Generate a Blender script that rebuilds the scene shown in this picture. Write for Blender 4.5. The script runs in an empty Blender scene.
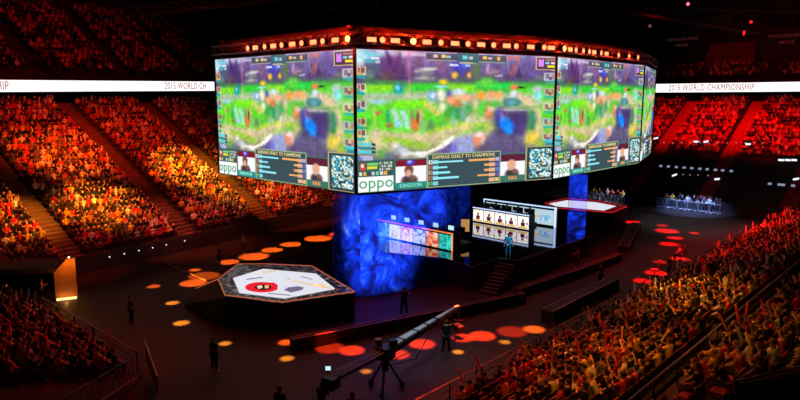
import bpy, bmesh, math, random
import numpy as np
from mathutils import Vector, Matrix
random.seed(7); rng = np.random.default_rng(7)
sc = bpy.context.scene
C = sc.collection
PI = math.pi

# ------------------------------------------------------------------ camera
F, PITCH, HC = 626.43, math.radians(9.157), 12.5
cd = bpy.data.cameras.new('camera'); cam = bpy.data.objects.new('camera', cd); C.objects.link(cam)
cam.location = (0, 0, HC); cam.rotation_euler = (PI/2 - PITCH, 0, 0)
cd.sensor_width = 36; cd.lens = F/800*36; cd.clip_end = 600; cd.clip_start = .3
sc.camera = cam
sc.view_settings.view_transform = 'Standard'; sc.view_settings.look = 'None'
sc.view_settings.gamma = 1; sc.view_settings.use_curve_mapping = False
sc.view_settings.exposure = 0

def ray(x, y):
    u = (x-400)/F; v = (200-y)/F; c, s = math.cos(PITCH), math.sin(PITCH)
    return Vector((u, c+v*s, v*c-s))
def at(x, y, z=0.0):
    d = ray(x, y); t = (z-HC)/d.z
    return Vector((0, 0, HC)) + d*t
def atD(x, y, D):
    d = ray(x, y); return Vector((0, 0, HC)) + d*(D/d.y)
def pj(P):
    Z = P[2]-HC; c, s = math.cos(PITCH), math.sin(PITCH)
    fw = P[1]*c - Z*s; up = Z*c + P[1]*s
    return 400+P[0]/fw*F, 200-up/fw*F

# ------------------------------------------------------------------ materials
def s2l(c):
    c = np.asarray(c, float)/255.0
    return np.where(c <= .04045, c/12.92, ((c+.055)/1.055)**2.4)
def lin(c): return tuple(float(v) for v in s2l(c)) + (1,)
MATS = {}
def mat(name, col=(50, 50, 50), rough=.6, metal=0.0, noise=0.0, nscale=6.0, spec=.5, emit=None, estr=1.0):
    if name in MATS: return MATS[name]
    m = bpy.data.materials.new(name); m.use_nodes = True; N = m.node_tree.nodes; L = m.node_tree.links
    b = N['Principled BSDF']; b.inputs['Base Color'].default_value = lin(col)
    b.inputs['Roughness'].default_value = rough; b.inputs['Metallic'].default_value = metal
    b.inputs['Specular IOR Level'].default_value = spec
    if noise:
        t = N.new('ShaderNodeTexNoise'); t.inputs['Scale'].default_value = nscale; t.inputs['Detail'].default_value = 5
        g = N.new('ShaderNodeTexCoord'); L.new(g.outputs['Object'], t.inputs['Vector'])
        r = N.new('ShaderNodeValToRGB'); c = np.array(lin(col)[:3])
        r.color_ramp.elements[0].position = .3; r.color_ramp.elements[1].position = .7
        r.color_ramp.elements[0].color = tuple(c*(1-noise))+(1,); r.color_ramp.elements[1].color = tuple(np.minimum(c*(1+noise), 1))+(1,)
        L.new(t.outputs['Fac'], r.inputs[0]); L.new(r.outputs[0], b.inputs['Base Color'])
    if emit is not None:
        b.inputs['Emission Color'].default_value = lin(emit); b.inputs['Emission Strength'].default_value = estr
    MATS[name] = m; return m
def mat_objcol(name, rough=.8):
    m = bpy.data.materials.new(name); m.use_nodes = True; N = m.node_tree.nodes; L = m.node_tree.links
    b = N['Principled BSDF']; b.inputs['Roughness'].default_value = rough; b.inputs['Specular IOR Level'].default_value = .25
    o = N.new('ShaderNodeObjectInfo'); t = N.new('ShaderNodeTexNoise'); t.inputs['Scale'].default_value = 14
    g = N.new('ShaderNodeTexCoord'); L.new(g.outputs['Object'], t.inputs['Vector'])
    mx = N.new('ShaderNodeMix'); mx.data_type = 'RGBA'; mx.blend_type = 'MULTIPLY'; mx.inputs[0].default_value = .25
    L.new(o.outputs['Color'], mx.inputs[6]); L.new(t.outputs['Fac'], mx.inputs[7]); L.new(mx.outputs[2], b.inputs['Base Color'])
    MATS[name] = m; return m
def mat_vcol(name, emit=0.0, rough=.8):
    m = bpy.data.materials.new(name); m.use_nodes = True; N = m.node_tree.nodes; L = m.node_tree.links
    b = N['Principled BSDF']; a = N.new('ShaderNodeAttribute'); a.attribute_name = 'Col'
    b.inputs['Roughness'].default_value = rough; b.inputs['Specular IOR Level'].default_value = .2
    if emit:
        b.inputs['Base Color'].default_value = (.02, .02, .02, 1); b.inputs['Specular IOR Level'].default_value = 0
        L.new(a.outputs['Color'], b.inputs['Emission Color']); b.inputs['Emission Strength'].default_value = emit
    else: L.new(a.outputs['Color'], b.inputs['Base Color'])
    MATS[name] = m; return m
M_skin = mat_objcol('skin', .6); M_cloth = mat_objcol('cloth', .9); M_hair = mat_objcol('hair', .5)
M_led = mat_vcol('led_picture', 1.0); M_crowd = mat_vcol('crowd_clothes'); M_eye = mat('eye', (20, 15, 12), .3)
M_black = mat('black_paint', (14, 12, 13), .55, noise=.3); M_dark = mat('dark_metal', (28, 26, 28), .4, .6)
M_rail = mat('rail_steel', (170, 165, 160), .35, .8); M_conc = mat('dark_concrete', (44, 40, 38), .85, noise=.35, nscale=2)
M_seat = mat('seat_plastic', (46, 22, 24), .6)

# ------------------------------------------------------------------ object helpers
def prop(o, label=None, cat=None, group=None, kind=None):
    if label: o['label'] = label
    if cat: o['category'] = cat
    if group: o['group'] = group
    if kind: o['kind'] = kind
    return o
def empty(name, loc, rz=0.0, **k):
    o = bpy.data.objects.new(name, None); C.objects.link(o); o.location = loc; o.rotation_euler = (0, 0, rz)
    o.empty_display_size = .2
    return prop(o, **k)
class MB:
    """collects verts and faces of one mesh"""
    def __init__(s): s.v = []; s.f = []; s.mi = []
    def add(s, vs, fs, mi=0):
        n = len(s.v); s.v += [tuple(v) for v in vs]; s.f += [tuple(i+n for i in f) for f in fs]; s.mi += [mi]*len(fs); return s
    def frame_box(s, o, a, b, c, mi=0):
        """box from corner o along vectors a, b, c"""
        o, a, b, c = map(Vector, (o, a, b, c))
        vs = [o, o+a, o+a+b, o+b, o+c, o+a+c, o+a+b+c, o+b+c]
        fs = [(0, 3, 2, 1), (4, 5, 6, 7), (0, 1, 5, 4), (1, 2, 6, 5), (2, 3, 7, 6), (3, 0, 4, 7)]
        if a.cross(b).dot(c) < 0: fs = [f[::-1] for f in fs]
        return s.add(vs, fs, mi)
    def box(s, c, d, rz=0.0, mi=0):
        """box centred in x, y at c, standing on c.z, of size d"""
        R = Matrix.Rotation(rz, 3, 'Z'); a = R @ Vector((d[0], 0, 0)); b = R @ Vector((0, d[1], 0))
        return s.frame_box(Vector(c)-a/2-b/2, a, b, (0, 0, d[2]), mi)
    def tube(s, p, q, r, n=8, r2=None, mi=0):
        p, q = Vector(p), Vector(q); d = (q-p).normalized(); r2 = r if r2 is None else r2
        x = d.orthogonal().normalized(); y = d.cross(x); vs = []
        for i in range(n):
            a = 2*PI*i/n; k = x*math.cos(a)+y*math.sin(a); vs += [p+k*r, q+k*r2]
        fs = [(2*i, 2*((i+1) % n), 2*((i+1) % n)+1, 2*i+1) for i in range(n)]
        fs += [tuple(2*i for i in range(n))[::-1], tuple(2*i+1 for i in range(n))]
        return s.add(vs, fs, mi)
    def path(s, pts, r, n=6):
        for a, b in zip(pts, pts[1:]): s.tube(a, b, r, n)
        return s
    def prism(s, pts, z0, z1, mi=0):
        """vertical prism over a counter-clockwise plan polygon"""
        n = len(pts); z1s = z1 if isinstance(z1, (list, tuple)) else [z1]*n
        vs = [(p[0], p[1], z0) for p in pts] + [(p[0], p[1], z) for p, z in zip(pts, z1s)]
        fs = [tuple(range(n))[::-1], tuple(range(n, 2*n))] + [(i, (i+1) % n, n+(i+1) % n, n+i) for i in range(n)]
        return s.add(vs, fs, mi)
    def sphere(s, c, r, n=8, m=6, sc=(1, 1, 1), mi=0):
        vs = [(c[0], c[1], c[2]+r*sc[2])]; fs = []
        for j in range(1, m):
            t = PI*j/m
            for i in range(n):
                a = 2*PI*i/n; vs.append((c[0]+r*sc[0]*math.sin(t)*math.cos(a), c[1]+r*sc[1]*math.sin(t)*math.sin(a), c[2]+r*sc[2]*math.cos(t)))
        vs.append((c[0], c[1], c[2]-r*sc[2]))
        for i in range(n): fs.append((0, 1+i, 1+(i+1) % n))
        for j in range(m-2):
            for i in range(n):
                a = 1+j*n+i; b = 1+j*n+(i+1) % n; fs.append((a, a+n, b+n, b))
        k = len(vs)-1
        for i in range(n): fs.append((k, k-n+(i+1) % n, k-n+i))
        return s.add(vs, fs, mi)
    def build(s, name, m, parent=None, smooth=False, bevel=0.0, local=False, **k):
        me = bpy.data.meshes.new(name); off = Vector((0, 0, 0))
        if parent is not None and not local: off = world_off(parent)
        me.from_pydata([tuple(Vector(v)-off) for v in s.v], [], s.f)
        for mm in (m if isinstance(m, (list, tuple)) else [m]): me.materials.append(mm)
        me.polygons.foreach_set('material_index', s.mi)
        if smooth: me.polygons.foreach_set('use_smooth', [True]*len(me.polygons))
        me.update()
        if bevel:
            bm = bmesh.new(); bm.from_mesh(me); bmesh.ops.bevel(bm, geom=bm.edges[:], offset=bevel, segments=1, affect='EDGES', clamp_overlap=True); bm.to_mesh(me); bm.free()
        o = bpy.data.objects.new(name, me); C.objects.link(o)
        if parent is not None: o.parent = parent
        return prop(o, **k)
def world_off(p):
    v = Vector((0, 0, 0))
    while p is not None: v += p.location; p = p.parent
    return v
def text_mesh(body, size, O, ux, uy, name, m, parent, align='CENTER', space=1.0, ext=.01, sx=1.0):
    """lettering as a mesh in the plane O + ux*x + uy*y"""
    cu = bpy.data.curves.new('t', 'FONT'); cu.body = body; cu.size = size; cu.align_x = align; cu.align_y = 'CENTER'
    cu.extrude = ext; cu.space_character = space; cu.resolution_u = 2
    t = bpy.data.objects.new('t', cu); C.objects.link(t); dg = bpy.context.evaluated_depsgraph_get()
    me = bpy.data.meshes.new_from_object(t.evaluated_get(dg)); bpy.data.objects.remove(t)
    ux, uy = Vector(ux).normalized(), Vector(uy).normalized(); n = ux.cross(uy); off = world_off(parent)
    for v in me.vertices: v.co = Vector(O)+ux*v.co.x*sx+uy*v.co.y+n*v.co.z-off
    me.materials.clear(); me.materials.append(m)
    o = bpy.data.objects.new(name, me); C.objects.link(o); o.parent = parent
    return o
def spot(loc, target, power, col, size, blend=.3, rad=.15):
    l = bpy.data.lights.new('spot', 'SPOT'); l.energy = power; l.color = lin(col)[:3]; l.spot_size = size; l.spot_blend = blend; l.shadow_soft_size = rad
    o = bpy.data.objects.new('spotlight_beam', l); C.objects.link(o); o.location = loc
    o.rotation_euler = (Vector(target)-Vector(loc)).to_track_quat('-Z', 'Y').to_euler(); return o
def point(loc, power, col, rad=.1):
    l = bpy.data.lights.new('point', 'POINT'); l.energy = power; l.color = lin(col)[:3]; l.shadow_soft_size = rad
    o = bpy.data.objects.new('lamp_light', l); C.objects.link(o); o.location = loc; return o

# world: the dark hall
w = bpy.data.worlds.new('world'); sc.world = w; w.use_nodes = True
w.node_tree.nodes['Background'].inputs[0].default_value = (.4, .2, .3, 1); w.node_tree.nodes['Background'].inputs[1].default_value = .0004

# ------------------------------------------------------------------ plan of the hall
aR = Vector((.684, .729, 0)).normalized(); nR = Vector((.729, -.684, 0)).normalized()     # right stand: along, outwards
aL = Vector((.58, .815, 0)).normalized(); nL = Vector((-.815, .58, 0)).normalized()
aE = Vector((.745, -.667, 0)).normalized(); nE = Vector((-.667, -.745, 0)).normalized()   # near-left corner stand
aF = nR.copy(); nF = aR.copy()                                                            # far end
OR_, OL_, OE_, OF_ = Vector((0, 21.9, 0)), Vector((-23, 43.6, 0)), Vector((-11.7, 26.9, 0)), Vector((28.4, 76.6, 0))
TR = .85
class Stand:
    def __init__(s, O, a, n, t0, t1, z0, rise, rows, s0=.3): s.O, s.a, s.n, s.t0, s.t1, s.z0, s.rise, s.rows, s.s0 = O, a, n, t0, t1, z0, rise, rows, s0
    def P(s, t, d, z): return s.O + s.a*t + s.n*d + Vector((0, 0, z))
    def z(s, r): return s.z0 + s.rise*r
    def hit(s, x, y, dz=.6):
        """t and row under a pixel"""
        m = s.rise/TR; d = ray(x, y); o = Vector((0, 0, HC))
        # z = z0+dz + m*(dist-s0)
        A = d.z - m*d.dot(s.n); B = s.z0+dz - m*s.s0 + m*((o-s.O).dot(s.n)) - o.z
        k = B/A; Pp = o+d*k
        return (Pp-s.O).dot(s.a), ((Pp-s.O).dot(s.n)-s.s0)/TR
    def terrace(s, name, aisles=(), t1f=None):
        m = MB()
        pts = [(0, 0)]
        for r in range(s.rows):
            d = s.s0 + r*TR; z = s.z(r)
            pts += [(d if r else 0, z), (d+TR, z)]
        pts += [(s.s0+s.rows*TR, 0)]
        n = len(pts); vs = []
        for T in (s.t0, s.t1):
            for d, z in pts:
                tt = T if (T == s.t0 or t1f is None) else t1f(d)
                vs.append(s.P(tt, d, z))
        fs = [(i, (i+1) % n, n+(i+1) % n, n+i) for i in range(n)] + [tuple(range(n))[::-1], tuple(range(n, 2*n))]
        m.add(vs, fs); o = m.build(name, M_conc, kind='structure')
        bm = bmesh.new(); bm.from_mesh(o.data); bmesh.ops.recalc_face_normals(bm, faces=bm.faces[:]); bm.to_mesh(o.data); bm.free()
        return o
SL = Stand(OL_, aL, nL, -16, 62, 1.3, .47, 24)
SR = Stand(OR_, aR, nR, -14, 66, .2, .28, 19, .5)
dS = ((SR.hit(755, 308, 0)[1]+SR.hit(715, 338, 0)[1])/2); SR.rows = int(dS); print('SR rows', dS)
SR2 = Stand(OR_+nR*(SR.s0+SR.rows*TR+1.1), aR, nR, -14, 66, SR.z(SR.rows-1)+1.25, .44, 11, .5)
SE = Stand(OE_, aE, nE, -24, 0, .2, .24, 17, .5)
SF = Stand(OF_, aF, nF, -34, 42, .9, .47, 25)
SUL = Stand(OL_+nL*22.5, aL, nL, -22, 72, 15.2, .55, 16, 0)       # upper tiers
SUF = Stand(OF_+nF*23, aF, nF, -44, 60, 15.4, .5, 4, 0)
SL.terrace('wall_left_stand'); SR.terrace('wall_right_stand'); SR2.terrace('wall_right_upper_block'); SF.terrace('wall_far_stand')
SE.terrace('wall_corner_stand', t1f=lambda d: 1.0*d)
for nm, S in (('wall_left_upper_tier', SUL), ('wall_far_upper_tier', SUF)):
    m = MB(); bt = S.z0-1.9
    for r in range(S.rows):
        m.frame_box(S.P(S.t0, r*TR, bt+S.rise*r), S.a*(S.t1-S.t0), S.n*TR, (0, 0, S.z(r)-bt-S.rise*r))
    m.build(nm, M_conc, kind='structure')
# shell
fl = MB(); fl.frame_box((-120, -20, -.3), (260, 0, 0), (0, 220, 0), (0, 0, .3))
M_floor = mat('arena_floor', (42, 31, 30), .6, noise=.25, nscale=.6, spec=.3)
fl.build('floor', M_floor, kind='structure')
MB().frame_box((-120, -20, 34), (260, 0, 0), (0, 220, 0), (0, 0, .4)).build('ceiling', M_black, kind='structure')
def wall(name, p, q, z0, z1, th=.4, m=None):
    p, q = Vector(p), Vector(q); d = (q-p); n = Vector((-d.y, d.x, 0)).normalized()
    return MB().frame_box(p+Vector((0, 0, z0)), d, n*th, (0, 0, z1-z0)).build(name, m or mat('hall_wall', (40, 28, 30), .9, noise=.3, nscale=.5), kind='structure')
def flat(v): return Vector((v.x, v.y, 0))
wall('wall_left', flat(SUL.P(-60, 15, 0)), flat(SUL.P(90, 15, 0)), 0, 34)
wall('wall_far', flat(SUF.P(-60, 4.2, 0)), flat(SUF.P(90, 4.2, 0)), 0, 34)
wall('wall_right', flat(SR.P(-40, 30, 0)), flat(SR.P(110, 30, 0)), 0, 34)
wall('wall_back', (-100, -16, 0), (100, -16, 0), 0, 34)

# ------------------------------------------------------------------ ribbon boards
M_rib = mat('ribbon_led', (10, 10, 10), .6, emit=(255, 250, 250), estr=1.25)
M_riblet = mat('ribbon_lettering', (60, 40, 40), .6, emit=(175, 95, 95), estr=.7)
def ribbon(p, q, z0, z1, h, label, texts):
    """p, q plan points, seen from the hall; texts: (fraction of the way, string, size)"""
    p, q = Vector(p), Vector(q); p.z, q.z = z0-h/2, z1-h/2
    d = q-p; n = Vector((d.y, -d.x, 0)).normalized()
    e = empty('ribbon_board', flat(p+d*.5), label=label, cat='led board', group='ribbon boards on the upper balcony')
    MB().frame_box(p-n*.0, d, -n*.35, (0, 0, h)).build('housing', M_black, e)
    MB().frame_box(p+n*.03+Vector((0, 0, .04)), d, n*.03, (0, 0, h-.08)).build('led_face', M_rib, e)
    for f, s, sz in texts:
        text_mesh(s, sz, p+d*f+n*.075+Vector((0, 0, h*.5)), d, (0, 0, 1), 'lettering', M_riblet, e, 'LEFT', 1.05, sx=.64)
    r = MB(); L = d.length; k = int(L/2.2)
    for i in range(k+1): r.tube(p+d*(i/k)+Vector((0, 0, h)), p+d*(i/k)+Vector((0, 0, h+.95)), .03, 5)
    for hh in (.5, .95): r.tube(p+Vector((0, 0, h+hh)), q+Vector((0, 0, h+hh)), .03, 5)
    rr = r.build('balcony_rail', M_dark, e); return e
def tray(S, x, d):
    """t on the line at distance d behind the front where the view column x crosses"""
    k = (x-400)/F*1.0
    # P = O + a t + n d ; x/F' with pitch ~ X/(Y) * cos
    O = S.O + S.n*d; c = (x-400)/F*math.cos(PITCH)  # horizon-level rays
    return (c*O.y - O.x)/(S.a.x - c*S.a.y)
tA, tB = tray(SL, 0, 21.6), tray(SL, 216, 21.6)
PL = lambda t: flat(SL.P(t, 21.6, 0))
kz = (14.1-13.72)/(tB-tA); zL = lambda t: 13.72+kz*(t-tA)
t0r, t1r = tA-14, tB+1.0
TXT = '2015 WORLD CHAMPIONSHIP'
fr = lambda x: (tray(SL, x, 21.6)-t0r)/(t1r-t0r)
ribbon(PL(t0r), PL(t1r), zL(t0r), zL(t1r), 1.2, 'long white ribbon board on the balcony front left of the screen cube',
       [(fr(165), '2015 WORLD CH', 1.15), (fr(22)-6.6/(t1r-t0r), 'CHAMPIONSHIP', 1.15)])
fA = tray(SF, 640, 22.3); fB = tray(SF, 830, 22.3); PF = lambda t: flat(SF.P(t, 22.3, 0))
fx = lambda x: (tray(SF, x, 22.3)-fA)/(fB-fA)
ribbon(PF(fA), PF(fB), 14.12, 14.12, 1.35, 'white ribbon board reading 2015 WORLD CHAMPIONSHIP right of the screen cube', [(fx(668), TXT, 1.3)])

# far suites above the ribbon on the right
M_suite = mat('suite_front', (22, 16, 18), .7); M_sred = mat('suite_wall', (110, 40, 42), .9, noise=.3, nscale=.8)
M_sign = mat('sign_letters', (120, 60, 60), .6, emit=(80, 34, 38), estr=.6)
def suite(x0, x1, y0, y1, label, txt):
    D = 99; a, b = atD(x0, y0, D+(0)), atD(x1, y1, D-14*(x0-655)/145)
    t0, t1 = tray(SF, x0, 25.5), tray(SF, x1, 25.5); P = lambda t, z: SF.P(t, 25.5, z)
    zt = atD((x0+x1)/2, y0, P((t0+t1)/2, 0).y).z; zb = atD((x0+x1)/2, y1, P((t0+t1)/2, 0).y).z
    e = empty('suite_box', flat(P((t0+t1)/2, 0))+Vector((0, 0, zb)), label=label, cat='suite')
    w_ = t1-t0; m = MB(); k = .18*w_
    pts = [(t0+k, zb), (t1-k, zb), (t1, zb+(zt-zb)*.4), (t1, zt-.8), (t1-k, zt), (t0+k, zt), (t0, zt-.8), (t0, zb+(zt-zb)*.4)]
    n = len(pts); vs = [P(t, z) for t, z in pts] + [P(t, z)+nF*1.2 for t, z in pts]
    m.add(vs, [tuple(range(n)), tuple(range(n, 2*n))[::-1]] + [((i+1) % n, i, n+i, n+(i+1) % n) for i in range(n)])
    m.build('front', M_suite, e)
    c = P((t0+t1)/2, zb+(zt-zb)*.62)-nF*.05
    text_mesh('MERCEDES-BENZ', .62, c+Vector((0, 0, .55)), aF, (0, 0, 1), 'lettering', M_sign, e); text_mesh('ARENA', .62, c-Vector((0, 0, .35)), aF, (0, 0, 1), 'lettering', M_sign, e)
suite(654, 704, 30, 64, 'dark angular suite front with faint arena lettering nearest the screen cube', 0)
suite(752, 812, 26, 62, 'dark angular suite front with faint arena lettering at the right edge', 0)
t0, t1 = tray(SF, 703, 26.3), tray(SF, 751, 26.3)
zz = lambda y, t: atD(0, y, SF.P(t, 26.3, 0).y).z
MB().frame_box(SF.P(t0, 26.3, zz(72, t0)), aF*(t1-t0), nF*.5, (0, 0, zz(44, t0)-zz(72, t0))).build('trim_1', M_sred, kind='structure')

# ------------------------------------------------------------------ the picture on the screens (authored on the front face)
XL, XR = 356.0, 552.0; TL, TRt, BL, BR = 49.3, 57.0, 193.2, 179.7; W0, W1 = 4.403, 5.221
def grid_px(s, v):
    x = (XL*W0*(1-s)+XR*W1*s)/(W0*(1-s)+W1*s)          # perspective of the front face
    k = (x-XL)/(XR-XL); return x, (TL+(TRt-TL)*k)*(1-v)+(BL+(BR-BL)*k)*v
def px_sv(x, y):
    k = (x-XL)/(XR-XL); s = (x-XL)*W0/((x-XL)*W0+(XR-x)*W1)
    t = TL+(TRt-TL)*k; b = BL+(BR-BL)*k; return s, (y-t)/(b-t)
def vnoise(x, y, sc_, seed):
    r = np.random.default_rng(seed); G = r.random((256, 256)); a = x/sc_; b = y/sc_
    i = np.floor(a).astype(int); j = np.floor(b).astype(int); fx_ = a-i; fy_ = b-j
    fx_ = fx_*fx_*(3-2*fx_); fy_ = fy_*fy_*(3-2*fy_)
    g = lambda p, q: G[p % 256, q % 256]
    return (g(i, j)*(1-fx_)+g(i+1, j)*fx_)*(1-fy_)+(g(i, j+1)*(1-fx_)+g(i+1, j+1)*fx_)*fy_
BANDS = [(0, (160, 160, 200)), (.05, (112, 104, 160)), (.13, (92, 78, 135)), (.2, (78, 66, 112)), (.245, (88, 96, 108)), (.265, (70, 130, 80)), (.29, (70, 205, 50)),
         (.33, (110, 205, 60)), (.365, (150, 180, 130)), (.40, (140, 200, 100)), (.44, (90, 215, 40)), (.5, (70, 190, 50)), (.56, (110, 195, 60)), (.6, (165, 190, 110)),
         (.65, (190, 190, 130)), (.70, (160, 165, 110)), (.75, (110, 105, 110)), (.8, (85, 80, 110)), (1, (70, 80, 90))]
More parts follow.
